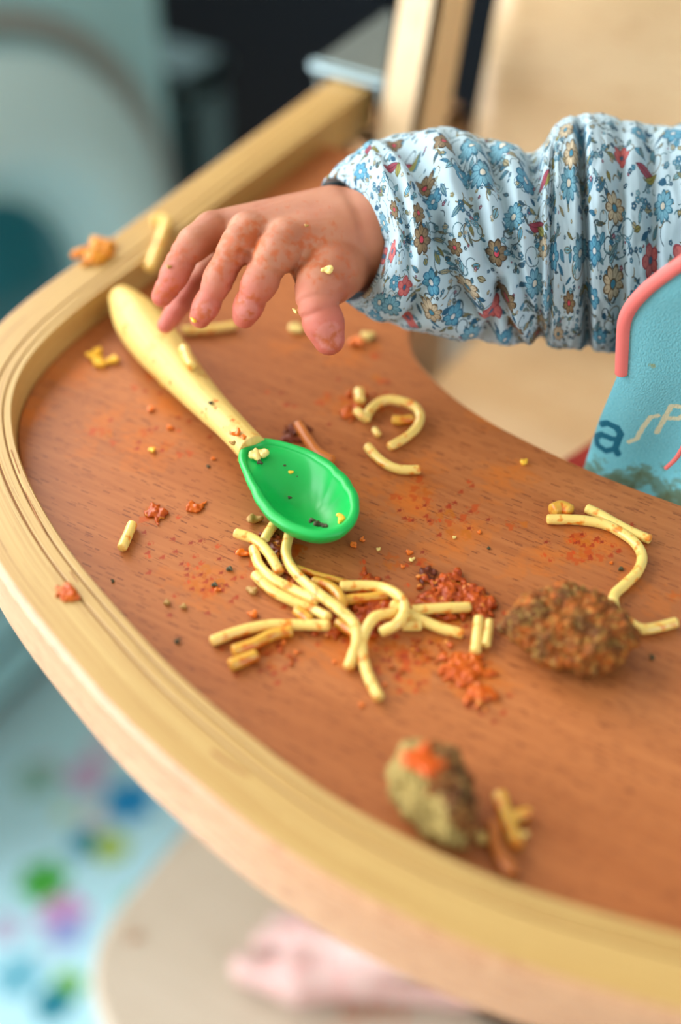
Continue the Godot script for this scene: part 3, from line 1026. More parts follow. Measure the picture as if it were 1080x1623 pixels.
# ---------------------------------------------------------------- tray
func rim_path() -> PackedVector3Array:
	var half := [V(0, 0, 103), V(-26, 0, 101.5), V(-52, 0, 96.5), V(-80, 0, 89), V(-107, 0, 79), V(-133, 0, 68), V(-153, 0, 57.5), V(-171, 0, 46), V(-186, 0, 34), V(-199, 0, 20), V(-208, 0, 4), V(-213, 0, -14), V(-215, 0, -36), V(-215, 0, -70), V(-215, 0, -120), V(-215, 0, -180), V(-215, 0, -249)]
	var all := []
	for k in range(half.size() - 1, 0, -1): all.append(half[k])
	for p in half: all.append(Vector3(-p.x, 0, p.z))
	return spline(all, 6)


# sweep a closed profile (offset outwards, y) along the rim path
func rim_strip(path: PackedVector3Array, prof: Array, v0: float) -> ArrayMesh:
	var b := MB.new()
	var N := path.size()
	var P := prof.size()
	var along := 0.0
	for k in N:
		var t := (path[mini(k + 1, N - 1)] - path[maxi(k - 1, 0)]).normalized()
		var out := Vector3(-t.z, 0, t.x)
		if k > 0: along += path[k].distance_to(path[k - 1])
		var vv := v0
		for j in P + 1:
			var q: Array = prof[j % P]
			if j > 0: vv += Vector2(q[0] - prof[j - 1][0], q[1] - prof[j - 1][1]).length() * 0.001
			b.vert(path[k] + out * q[0] * 0.001 + Vector3(0, TY + q[1] * 0.001, 0), Vector2(along, vv))
	for k in N - 1:
		for j in P:
			var a := k * (P + 1) + j
			b.quad(a, a + 1, a + P + 2, a + P + 1)
	# caps
	for e in [0, N - 1]:
		var poly := PackedVector2Array()
		var o := b.v.size()
		for j in P:
			poly.append(Vector2(prof[j][0], prof[j][1]))
			b.vert(b.v[e * (P + 1) + j], Vector2(prof[j][0], prof[j][1]) * 0.001)
		var tr := Geometry2D.triangulate_polygon(poly)
		for k in range(0, tr.size(), 3):
			if e == 0: b.tri(o + tr[k], o + tr[k + 1], o + tr[k + 2])
			else: b.tri(o + tr[k], o + tr[k + 2], o + tr[k + 1])
	b.normals()
	# hard edges: give every strip face its own vertices
	return faceted(b, 40.0)


# split vertices where faces meet at more than the given angle
func faceted(b: MB, deg: float) -> ArrayMesh:
	var fn := PackedVector3Array()
	var at := {}
	for k in range(0, b.i.size(), 3):
		var a := b.v[b.i[k]]
		fn.append((b.v[b.i[k + 2]] - a).cross(b.v[b.i[k + 1]] - a))
		for j in 3:
			var key := Vector3i((b.v[b.i[k + j]] * 2e5).round())
			if not at.has(key): at[key] = []
			at[key].append(k / 3)
	var o := MB.new()
	var lim := cos(deg_to_rad(deg))
	for k in range(0, b.i.size(), 3):
		var f := fn[k / 3]
		for j in 3:
			var p := b.v[b.i[k + j]]
			var s := Vector3.ZERO
			for q in at[Vector3i((p * 2e5).round())]:
				if fn[q].normalized().dot(f.normalized()) > lim: s += fn[q]
			o.i.append(o.vert(p, b.uv[b.i[k + j]], b.c[b.i[k + j]]))
			o.n.append(s if s.length_squared() > 0 else Vector3.UP)
	return o.mesh()


func tray() -> void:
	var t := base("high_chair_tray", Vector3.ZERO)
	tag(t, "wooden high chair tray with raised laminated rim, smeared with tomato sauce", "tray")
	# floor panel: front follows the rim, back is cut out round the child
	var path := rim_path()
	var out := PackedVector2Array()
	for p in path:
		if p.z > -0.2: out.append(Vector2(p.x, p.z) * Vector2(1.004, 1.004))
	out.append(Vector2(0.2155, -0.206)); 
	var cut := [V(132, 0, -206), V(126, 0, -190), V(123, 0, -150), V(119, 0, -118), V(108, 0, -92), V(91, 0, -78), V(69, 0, -68.5), V(45, 0, -63.5), V(20, 0, -60.5), V(0, 0, -60)]
	var full := []
	for p in cut: full.append(p)
	for k in range(cut.size() - 2, -1, -1): full.append(Vector3(-cut[k].x, 0, cut[k].z))
	for p in spline(full, 5): out.append(Vector2(p.x, p.z))
	out.append(Vector2(-0.2155, -0.206))
	put("tray_panel", panel(out, TY - 0.007, TY, 0.0015), M.tray, t)
	# laminated rim: three strips with glue grooves, an outer veneer
	var rim := base_part("rim", t)
	put("inner_ply", rim_strip(path, [[0, -9], [0, 10.4], [0.5, 11], [2.3, 11], [2.6, 10.7], [2.6, -9]], 0.0), M.rim, rim)
	put("glue_line", rim_strip(path, [[2.6, -8], [2.6, 10.2], [3.1, 10.2], [3.1, -8]], 0.0), M.groove, rim)
	put("middle_ply", rim_strip(path, [[3.1, -9], [3.1, 10.7], [3.4, 11], [6.1, 11], [6.4, 10.7], [6.4, -9]], 0.012), M.rim, rim)
	put("glue_line", rim_strip(path, [[6.4, -8], [6.4, 10.3], [7.0, 10.3], [7.0, -8]], 0.0), M.groove, rim)
	put("outer_ply", rim_strip(path, [[7.0, -9], [7.0, 10.7], [7.3, 11], [19.4, 11], [19.4, -9]], 0.021), M.rim, rim)
	put("edge_band", rim_strip(path, [[19.4, -12], [19.4, 11], [20.0, 10.9], [21.2, 9.6], [21.5, 8.6], [21.5, -11], [20.8, -12]], 0.0), M.veneer, rim)
	# split in the outer ply
	for q in [[V(-56.9, 751.0, 106.2), V(-51.5, 751.0, 107.2), V(-45.4, 751.0, 107.7)], [V(-130.5, 750.6, 73.5), V(-120.1, 750.6, 78.4), V(-112.4, 750.6, 80.5)], [V(-182.3, 750.6, 39.8), V(-159.8, 750.6, 56.4), V(-137.6, 750.6, 70.7)]]:
		var c := spline(q, 6)
		put("split", tube(c, 0.0005, 0.00035, 6, 1.5), M.groove, rim)


# ---------------------------------------------------------------- the child
func chain(out: Array, pts: Array) -> void:
	for k in pts.size() - 1:
		out.append([pts[k][0], pts[k + 1][0], pts[k][1] * 0.001, pts[k + 1][1] * 0.001])


func person() -> void:
	var p := base("person", Vector3(0.05, 0.6, -0.2))
	tag(p, "toddler in a floral long-sleeved dress and blue bib reaching over the tray", "person")
	var shift := -p.position
	var hand := []
	chain(hand, [[V(-128.2, 801.8, -41.6), 7.5], [V(-127.8, 801.4, -36.0), 6.9], [V(-128.4, 799.1, -30.8), 5.7], [V(-129.6, 794.6, -27.7), 5.7], [V(-130.9, 790.1, -25.3), 4.7], [V(-132.0, 786.3, -23.8), 4.5], [V(-133.2, 782.8, -23.3), 3.8]])
	chain(hand, [[V(-141.0, 802.8, -39.6), 6.5], [V(-140.6, 801.6, -33.1), 6.0], [V(-141.8, 798.5, -28.3), 4.9], [V(-143.1, 793.3, -24.4), 4.8], [V(-144.6, 787.9, -21.8), 4.1], [V(-145.6, 784.2, -19.6), 4.1], [V(-147.2, 780.4, -18.6), 3.6]])
	chain(hand, [[V(-155.9, 798.9, -39.1), 6.2], [V(-157.4, 797.8, -31.5), 5.4], [V(-159.0, 794.5, -27.1), 4.7], [V(-160.5, 789.3, -23.9), 4.5], [V(-161.9, 785.6, -22.3), 4.0], [V(-163.7, 781.8, -20.3), 3.5]])
	chain(hand, [[V(-160.7, 783.4, -50.6), 5.0], [V(-161.4, 781.4, -40.2), 3.9], [V(-162.1, 778.6, -33.6), 3.4], [V(-163.2, 774.3, -29.2), 3.5], [V(-164.7, 771.1, -26.5), 3.1], [V(-166.4, 767.4, -24.0), 2.9]])
	chain(hand, [[V(-114.8, 791.8, -55.7), 10.5], [V(-113.4, 794.1, -44.8), 9.6], [V(-112.2, 794.0, -36.0), 8.0], [V(-110.5, 792.3, -31.3), 6.4], [V(-108.4, 789.9, -29.3), 6.1], [V(-106.0, 786.7, -28.1), 6.2], [V(-103.5, 782.6, -26.9), 5.0]])
	chain(hand, [[V(-122.5, 797.2, -44.2), 7.0], [V(-116.2, 793.4, -38.5), 5.6]])
	chain(hand, [[V(-120.6, 797.5, -58.2), 13.6], [V(-129.0, 800.7, -43.2), 8.2]])
	chain(hand, [[V(-124.0, 797.2, -62.1), 14.0], [V(-142.1, 801.6, -40.8), 7.2]])
	chain(hand, [[V(-127.4, 796.2, -66.8), 12.8], [V(-156.7, 797.5, -41.8), 6.6]])
	chain(hand, [[V(-130.2, 791.6, -71.3), 11.5], [V(-161.2, 783.6, -52.0), 5.4]])
	chain(hand, [[V(-113.3, 794.1, -70.1), 18.2], [V(-106.0, 792.0, -78.6), 20.5], [V(-97.8, 790.9, -85.6), 21.0]])
	var b := MB.new()
	var tips := [V(-131.7, 783.9, -20.7), V(-145.5, 781.0, -16.4), V(-161.9, 782.8, -17.7), V(-163.0, 770.2, -19.5), V(-101.7, 784.0, -24.0)]
	var nails := [[V(-130.1, 788.5, -20.2), 0.0034], [V(-143.3, 785.7, -15.5), 0.003], [V(-100.8, 786.7, -23.4), 0.0042]]
	var dirty := [[V(-136.2, 805.9, -32.4), 0.012, 0.75], [V(-139.3, 804.4, -27.3), 0.010, 0.75], [V(-142.7, 801.4, -22.2), 0.009, 0.6], [V(-117.5, 804.4, -40.6), 0.013, 0.6], [V(-110.7, 799.6, -38.1), 0.011, 0.6], [V(-144.0, 784.5, -14.6), 0.008, 0.6], [V(-160.2, 786.6, -18.0), 0.008, 0.55], [V(-130.4, 790.9, -20.1), 0.010, 0.4], [V(-126.7, 802.4, -26.7), 0.010, 0.35], [V(-159.5, 798.4, -23.0), 0.008, 0.4], [V(-100.8, 785.5, -24.5), 0.007, 0.45], [V(-127.0, 809.7, -42.0), 0.016, 0.3]]
	var nz := FastNoiseLite.new()
	nz.seed = 4
	nz.frequency = 330.0
	nz.fractal_octaves = 4
	var soft := FastNoiseLite.new()
	soft.seed = 14
	soft.frequency = 60.0
	var skin_at := func(q: Vector3, _n: Vector3) -> Color:
		var c := lin(212, 146, 110).lerp(lin(190, 110, 76), 0.5 + 0.7 * soft.get_noise_3dv(q))
		var pink := 0.0
		for t in tips: pink = maxf(pink, 1.0 - q.distance_to(t) / 0.022)
		c = c.lerp(lin(226, 112, 100), clampf(pink, 0.0, 0.75))
		for t in nails:
			c = c.lerp(lin(232, 156, 142), clampf((t[1] * 1.15 - q.distance_to(t[0])) * 1500.0, 0.0, 0.45))
		var s := 0.0
		for t in dirty: s = maxf(s, (1.0 - q.distance_to(t[0]) / t[1]) * t[2])
		s = clampf((s + 0.8 * nz.get_noise_3dv(q) - 0.26) * 2.4, 0.0, 0.8) if s > 0.02 else 0.0
		return c.lerp(lin(206, 96, 18), s)
	nets(b, hand, 0.00085, 0.0006, skin_at)
	# skin folds over the finger joints and at the wrist
	for q in [[V(-128.4, 799.1, -30.8), V(-129.6, 794.6, -27.7), .0105, .0007], [V(-128.7, 797.7, -29.9), V(-129.7, 794.2, -27.2), .010, .0005], [V(-130.9, 790.1, -25.3), V(-132.0, 786.3, -23.8), .0085, .0005], [V(-141.8, 798.5, -28.3), V(-143.1, 793.3, -24.4), .009, .0006], [V(-142.3, 796.9, -27.1), V(-143.3, 793.3, -24.3), .009, .0004], [V(-144.6, 787.9, -21.8), V(-145.6, 784.2, -19.6), .0075, .0005], [V(-159.0, 794.5, -27.1), V(-160.5, 789.3, -23.9), .0085, .0006], [V(-161.9, 785.6, -22.3), V(-163.7, 781.8, -20.3), .007, .0004], [V(-108.4, 789.9, -29.3), V(-106.0, 786.7, -28.1), .010, .0006], [V(-110.4, 792.0, -31.1), V(-108.4, 789.9, -29.3), .0105, .0005]]:
		var axis: Vector3 = (q[1] - q[0]).normalized()
		for k in b.v.size():
			var d: Vector3 = b.v[k] - q[0]
			if d.length_squared() > q[2] * q[2]: continue
			var s: float = d.dot(axis) / 0.0011
			b.v[k] -= b.n[k].normalized() * q[3] * exp(-s * s)
	b.normals()
	# the rest of the figure, mostly under clothes or outside the view
	var body := []
	var elbow: Vector3 = V(-16.9, 785.7, -144.8)
	chain(body, [[V(12, 880, -190), 28], [elbow, 22], [V(-61.6, 787.5, -113.3), 21], [V(-102.8, 791.5, -81.5), 19.5]])
	chain(body, [[V(125, 890, -185), 32], [V(185, 800, -165), 25], [V(115, 765, -135), 17], [V(95, 758, -122), 14]])
	chain(body, [[V(50, 680, -190), 66], [V(60, 780, -185), 66], [V(62, 860, -185), 60]])
	chain(body, [[V(18, 885, -188), 26], [V(108, 885, -188), 26]])
	chain(body, [[V(62, 900, -185), 34], [V(62, 990, -175), 34]])
	chain(body, [[V(62, 1075, -185), 76], [V(62, 1060, -165), 72], [V(62, 1015, -150), 46]])
	chain(body, [[V(62, 1052, -92), 7], [V(62, 1040, -86), 8]])
	chain(body, [[V(-12, 1045, -178), 10], [V(-14, 1030, -176), 9]])
	chain(body, [[V(136, 1045, -178), 10], [V(138, 1030, -176), 9]])
	chain(body, [[V(10, 660, -195), 44], [V(-46, 648, -60), 39], [V(-60, 500, -75), 31], [V(-89.1, 360.0, -88.5), 21]])
	chain(body, [[V(95, 660, -195), 44], [V(135, 648, -60), 39], [V(130, 500, -60), 31], [V(125, 350, -80), 21], [V(125, 320, -70), 18], [V(130, 314, -10), 12]])
	nets(b, body, 0.007, 0.005, func(_q, _n): return lin(226, 168, 146))
	# bare foot on the foot board
	var foot := []
	chain(foot, [[V(-174.4, 313.0, -49.2), 9.5], [V(-162.2, 313.0, -52.0), 9.0], [V(-144.7, 317.0, -57.7), 15], [V(-115.2, 320.0, -80.3), 17], [V(-66.4, 321.0, -104.6), 19]])
	chain(foot, [[V(-177.4, 309.0, -70.2), 6.5], [V(-168.7, 311.0, -75.0), 6.5], [V(-146.0, 317.0, -79.8), 14], [V(-106.8, 324.0, -94.0), 19]])
	chain(foot, [[V(-177.0, 308.0, -84.2), 6.0], [V(-166.8, 310.0, -87.4), 6.0], [V(-144.4, 316.0, -90.9), 13]])
	chain(foot, [[V(-170.9, 308.0, -95.2), 5.5], [V(-161.2, 310.0, -97.2), 6.0], [V(-138.8, 316.0, -99.1), 13]])
	chain(foot, [[V(-130.2, 320.0, -78.0), 16], [V(-98.0, 345.0, -91.5), 20], [V(-82.5, 390.0, -79.7), 22]])
	nets(b, foot, 0.0024, 0.0018, func(q, _n): return lin(246, 222, 216).lerp(lin(240, 180, 176), 0.5 + 0.8 * soft.get_noise_3dv(q)), 0.3005)
	for k in b.v.size(): b.v[k] += shift
	put("body", b.mesh(), M.skin, p)
	var hair := MB.new()
	nets(hair, [[V(62, 1085, -195) + shift, V(62, 1075, -185) + shift, 0.078, 0.077], [V(62, 1060, -215) + shift, V(62, 1020, -220) + shift, 0.055, 0.045]], 0.006, 0.004, null)
	put("hair", hair.mesh(), mat(rgb(150, 108, 66), 0.7), p)
	for s in [-1.0, 1.0]:
		var e := put("eye", SphereMesh.new(), mat(rgb(60, 44, 36), 0.2), p)
		e.mesh.radius = 0.0065; e.mesh.height = 0.013
		e.position = V(62 + s * 26, 1062, -101) + shift
	put("mouth", tube(spline([V(46, 1012, -107) + shift, V(62, 1008, -103) + shift, V(78, 1012, -107) + shift], 5), 0.003, 0.003, 8), mat(rgb(190, 96, 92), 0.5), p)
	sleeve(p, shift)
	bib(p, shift)
	var lg := MB.new()
	nets(lg, [[V(10, 660, -195) + shift, V(-46, 648, -62) + shift, 0.049, 0.044], [V(-46, 648, -62) + shift, V(-58, 520, -73) + shift, 0.044, 0.036]], 0.006, 0.005, null)
	put("leggings", lg.mesh(), M.leggings, p)
	var lg2 := MB.new()
	nets(lg2, [[V(95, 660, -195) + shift, V(135, 648, -62) + shift, 0.049, 0.044], [V(135, 648, -62) + shift, V(131, 520, -61) + shift, 0.044, 0.036]], 0.006, 0.005, null)
	put("leggings", lg2.mesh(), M.leggings, p)


func sleeve(p: Node, shift: Vector3) -> void:
	# rings: centre, upper edge, lower edge, edge towards the light
	var rings := [[V(-116.8, 794.8, -67.1), V(-130.8, 809.9, -74.5), V(-111.9, 778.5, -53.0), V(-100.1, 803.0, -57.6)], [V(-109.8, 795.0, -73.2), V(-124.7, 818.0, -88.3), V(-102.3, 773.6, -55.2), V(-94.2, 809.7, -54.0)], [V(-97.4, 793.7, -82.4), V(-108.8, 820.0, -103.2), V(-84.9, 768.8, -63.8), V(-84.3, 811.0, -56.6)], [V(-82.0, 790.6, -91.6), V(-93.2, 816.5, -112.2), V(-68.5, 765.6, -73.5), V(-70.0, 808.0, -65.4)], [V(-67.6, 789.8, -99.5), V(-78.4, 814.5, -119.0), V(-55.6, 765.0, -80.6), V(-57.2, 806.2, -74.3)], [V(-63.1, 789.5, -109.8), V(-76.9, 818.1, -131.5), V(-50.0, 761.6, -88.3), V(-53.1, 805.8, -84.2)], [V(-53.4, 789.8, -117.6), V(-68.3, 819.9, -140.2), V(-39.1, 760.4, -95.2), V(-43.8, 806.6, -90.7)], [V(-41.0, 788.4, -126.8), V(-54.7, 816.6, -148.1), V(-26.4, 758.2, -103.8), V(-32.3, 805.2, -99.3)], [V(-27.1, 788.0, -134.7), V(-39.7, 817.0, -157.6), V(-12.8, 757.3, -111.1), V(-19.3, 804.8, -106.8)]]
	var far := [[V(8, 812, -146), V(-10, 854, -138), V(18, 772, -160), V(20, 804, -104)], [V(18, 850, -178), V(-22, 862, -164), V(56, 834, -186), V(26, 840, -136)], [V(22, 890, -190), V(-20, 898, -178), V(60, 882, -200), V(26, 880, -150)], [V(48, 900, -190), V(30, 926, -185), V(70, 870, -200), V(50, 892, -150)]]
	rings.append_array(far)
	var tracks := []
	for j in 4:
		var t := []
		for q in rings: t.append(q[j])
		tracks.append(spline(t, 10))
	var N: int = tracks[0].size()
	var nz := FastNoiseLite.new()
	nz.seed = 31
	nz.frequency = 1.0
	# creases: [position along (ring number), lean with angle, half width, depth mm, from angle, to angle]
	var creases := [
		[1.25, 0.25, 0.14, 2.4, 0.4, 2.4], [1.95, 0.50, 0.26, 7.5, 0.15, 2.6], [2.75, 0.45, 0.16, 4.5, 0.4, 2.9], [3.35, 0.36, 0.16, 5.0, 0.3, 2.6],
		[3.98, 0.10, 0.22, 4.5, 0.0, 3.2], [4.65, -0.10, 0.12, 2.6, 1.0, 2.8], [5.70, 0.03, 0.10, 6.5, 0.35, 3.0], [6.6, -0.06, 0.14, 3.0, 0.6, 2.8], [2.3, -0.5, 0.16, 3.5, 1.4, 3.0], [7.3, 0.1, 0.16, 3.0, 0.4, 2.6], [3.6, -0.4, 0.16, 4.5, 1.7, 3.0]]
	var f := func(u: float, v: float) -> Vector3:
		var k := clampf(u, 0.0, 1.0) * (N - 1)
		var inside := 0.0
		var i := mini(int(k), N - 2)
		var fr := k - i
		var C: Vector3 = tracks[0][i].lerp(tracks[0][i + 1], fr)
		var U: Vector3 = tracks[1][i].lerp(tracks[1][i + 1], fr) - C
		var Dn: Vector3 = tracks[2][i].lerp(tracks[2][i + 1], fr) - C
		var Nr: Vector3 = tracks[3][i].lerp(tracks[3][i + 1], fr) - C
		var a := v * TAU
		var d := (U if cos(a) > 0.0 else -Dn) * cos(a) + Nr * sin(a)
		var s := k / 10.0
		var aa := a if a < 4.2 else a - TAU
		var inn := 0.0
		for q in creases:
			var x: float = (s - q[0] - q[1] * (aa - 1.2)) / q[2]
			var w := smoothstep(q[4] - 0.4, q[4] + 0.3, aa) * (1.0 - smoothstep(q[5] - 0.3, q[5] + 0.4, aa))
			inn += q[3] * 1.35 * w * exp(-x * x)
		inn += 1.1 * nz.get_noise_2d(s * 1.5, aa * 1.6) + 0.5 * nz.get_noise_2d(s * 4.0 + 9.0, aa * 4.0)
		inn *= smoothstep(0.0, 0.5, s)
		return C + d - d.normalized() * inn * 0.001 + shift
	var b := MB.new()
	var nu := 260
	var nv := 150
	# hem turned in, then the outside of the sleeve
	for a in range(-3, nu + 1):
		for c in nv + 1:
			var v := float(c) / nv
			var q: Vector3
			if a >= 0: q = f.call(float(a) / nu, v)
			else:
				var q0: Vector3 = f.call(0.0, v)
				var C0: Vector3 = tracks[0][0] + shift
				var dir: Vector3 = (tracks[0][6] - tracks[0][0]).normalized()
				q = q0 + (C0 - q0).normalized() * 0.0013 + dir * (0.0 if a == -1 else (0.006 if a == -2 else 0.02))
				if a == -1: q -= dir * 0.0006
			b.vert(q, Vector2(float(maxi(a, 0)) / nu * 1.65, v * 1.25))
	for a in nu + 3:
		for c in nv:
			var k := a * (nv + 1) + c
			b.quad(k, k + 1, k + nv + 2, k + nv + 1)
	b.normals(0, 0, true)
	for a in nu + 4: b.weld(a * (nv + 1), a * (nv + 1) + nv)
	put("sleeve", b.mesh(), M.floral, p)
	var other := spline([V(95, 895, -188) + shift, V(135, 880, -185) + shift, V(188, 800, -166) + shift, V(150, 778, -148) + shift, V(112, 764, -134) + shift], 8)
	put("sleeve", radii_tube(other, [34, 40, 34, 33, 30], 40, Vector2(1.1, 1.2)), M.floral, p)
	put("dress", surf(func(u: float, v: float):
		var y := lerpf(0.66, 0.935, u)
		var w: float = [0.098, 0.092, 0.09, 0.092, 0.088, 0.05][mini(int(u * 5.0), 5)]
		var w2: float = [0.098, 0.092, 0.09, 0.092, 0.088, 0.05][mini(int(u * 5.0) + 1, 5)]
		var r: float = lerpf(w, w2, fmod(u * 5.0, 1.0)) + 0.003 * sin(v * TAU * 9.0) * (1.0 - u)
		return Vector3(0.06 + sin(v * TAU) * r, y, -0.185 + cos(v * TAU) * r * 0.92) + shift, 30, 96, true, false, Vector2(1.3, 2.4)), M.floral, p)


func bib(p: Node, shift: Vector3) -> void:
	var edge := [[0.665, -0.037], [0.70, -0.034], [0.724, -0.031], [0.750, -0.0275], [0.775, -0.0225], [0.79, -0.0245], [0.80, -0.0235], [0.813, -0.0145], [0.828, -0.002], [0.845, 0.008], [0.925, 0.030]]
	var left := func(y: float) -> float:
		for k in edge.size() - 1:
			if y <= edge[k + 1][0]: return lerpf(edge[k][1], edge[k + 1][1], (y - edge[k][0]) / (edge[k + 1][0] - edge[k][0]))
		return edge[-1][1]
	var f := func(u: float, v: float) -> Vector3:
		var y := lerpf(0.665, 0.925, u)
		var x0: float = left.call(y)
		var wide := lerpf(0.19, 0.13 - 2.0 * x0, smoothstep(0.80, 0.86, y))
		var t := clampf((y - 0.665) / 0.175, 0.0, 1.0)
		var low := 1.0 - t
		var z := -0.0735 - 0.004 * pow(1.0 - v, 6.0) * low + 0.0055 * sin(v * 30.0 + t * 1.2) * (0.2 + 0.8 * low) - 0.03 * maxf(0.0, v - 0.4) * low + 0.004 * t - 0.02 * maxf(0.0, t - 0.82)
		z -= 0.36 * maxf(0.0, y - 0.836)
		return Vector3(x0 + v * wide, y, minf(z, -0.0645)) + shift
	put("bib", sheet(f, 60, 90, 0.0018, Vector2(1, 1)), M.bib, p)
	var line := []
	for k in 15: line.append(f.call(lerpf(0.418, 1.0, k / 14.0), 0.0) + V(1.0, 0, 0.6))
	var pp := put("bib_piping", tube(spline(line, 4), 0.0022, 0.0022, 10), M.pink, p)
	pp.set_meta("label", "pink piping along the edge of the bib")
	var seam := [V(4.2, 761.5, -66.0) + shift, V(1.7, 751.5, -67.0) + shift, V(-1.2, 745.5, -67.0) + shift]
	put("bib_piping", tube(spline(seam, 6), 0.0009, 0.0007, 8), M.pink, p)


# ---------------------------------------------------------------- spoon
func radii_tube(path: PackedVector3Array, radii: Array, sides := 20, uvs := Vector2(0.13, 1.0)) -> ArrayMesh:
	var N := path.size()
	return surf(func(u: float, v: float):
		var k := clampi(int(round(u * (N + 1))) - 1, 0, N - 1)
		var t := (path[mini(k + 1, N - 1)] - path[maxi(k - 1, 0)]).normalized()
		var side := t.cross(Vector3.UP).normalized()
		var up := side.cross(t)
		var q := float(k) / (N - 1) * (radii.size() - 1)
		var i := mini(int(q), radii.size() - 2)
		var r: float = cubic_interpolate(radii[i], radii[i + 1], radii[maxi(i - 1, 0)], radii[mini(i + 2, radii.size() - 1)], q - i) * 0.001
		if u == 0.0 or u == 1.0: r = 0.00002
		return path[k] + (side * cos(v * TAU) + up * sin(v * TAU)) * r, N + 1, sides, true, true, uvs)


func outline_r(pts: Array, centre: Vector2, n: int, smooth := 2) -> PackedFloat32Array:
	var a := []
	for p in pts: a.append([fposmod((p - centre).angle(), TAU), (p - centre).length()])
	a.sort_custom(func(x, y): return x[0] < y[0])
	var out := PackedFloat32Array()
	for k in n:
		var t := TAU * k / n
		var i := 0
		while i < a.size() and a[i][0] <= t: i += 1
		var lo: Array = a[(i - 1 + a.size()) % a.size()]
		var hi: Array = a[i % a.size()]
		var span := fposmod(hi[0] - lo[0], TAU)
		out.append(lerpf(lo[1], hi[1], fposmod(t - lo[0], TAU) / maxf(span, 1e-6)))
	for s in smooth:
		var o := out.duplicate()
		for k in n: out[k] = (o[(k + n - 1) % n] + 2.0 * o[k] + o[(k + 1) % n]) / 4.0
	return out


func spoon() -> void:
	var s := base("baby_spoon", V(-97.1, 740.0, -2.6))
	tag(s, "baby spoon with pale wooden handle and bright green silicone bowl", "spoon")
	var sh := -s.position
	var path := spline([V(-208.7, 749.0, -51.1), V(-191.7, 749.6, -40.3), V(-174.7, 749.8, -30.4), V(-158.5, 750.2, -21.4), V(-142.6, 750.6, -13.2), V(-129.0, 751.0, -6.7), V(-115.6, 751.2, -0.1)], 8)
	for k in path.size(): path[k] += sh
	var h := put("handle", radii_tube(path, [4.6, 8.4, 8.8, 7.6, 6.4, 5.5, 5.0, 5.0], 28), M.bamboo, s)
	h.set_meta("label", "pale wooden spoon handle")
	# bowl: outline at rim height, hollow that runs out towards the neck
	var c := Vector2(-88.1, 9.4)
	var R := outline_r([Vector2(-117.6, 5.9), Vector2(-110.9, 12.3), Vector2(-104.8, 17.5), Vector2(-98.2, 22.6), Vector2(-90.2, 26.1), Vector2(-81.9, 26.8), Vector2(-74.2, 25.0), Vector2(-70.1, 20.5), Vector2(-69.3, 14.4), Vector2(-72.6, 6.1), Vector2(-78.6, -0.2), Vector2(-86.3, -4.6), Vector2(-95.2, -7.3), Vector2(-104.8, -7.4), Vector2(-111.1, -6.5), Vector2(-116.8, -4.4), Vector2(-119.2, 0.0)], c, 180, 5)
	var neck := (Vector2(-117.9, 2.0) - c).normalized()
	put("bowl", surf(func(u: float, v: float):
		var k := v * 180.0
		var i := int(k) % 180
		var rr := lerpf(R[i], R[(i + 1) % 180], k - floor(k))
		var dir := Vector2.from_angle(v * TAU)
		var rho := 0.0
		var y := 0.0
		var wall := 2.1 / rr
		if u < 0.5:
			rho = u / 0.5 * (1.0 - wall * 1.7)
			var q := (dir * rho * rr).dot(neck)
			var fade := 1.0 - smoothstep(7.0, 24.0, q)
			y = 12.6 - 0.2 - 8.6 * (1.0 - pow(rho / (1.0 - wall * 1.7), 2.6)) * fade
		elif u < 0.66:
			var a := (u - 0.5) / 0.16 * PI
			rho = 1.0 - wall * 0.85 - cos(a) * wall * 0.85
			y = 12.4 + sin(a) * 1.4
		else:
			rho = 1.0 - (u - 0.66) / 0.34
			y = 12.4 - 11.6 * pow(1.0 - pow(rho, 2.4), 0.8)
			var q := (dir * rho * rr).dot(neck)
			y = maxf(y, lerpf(0.8, 5.5, smoothstep(9.0, 24.0, q)))
		var p := c + dir * rho * rr
		return V(p.x, 740.0 + y, p.y) + sh, 60, 180, true, true), M.green, s)


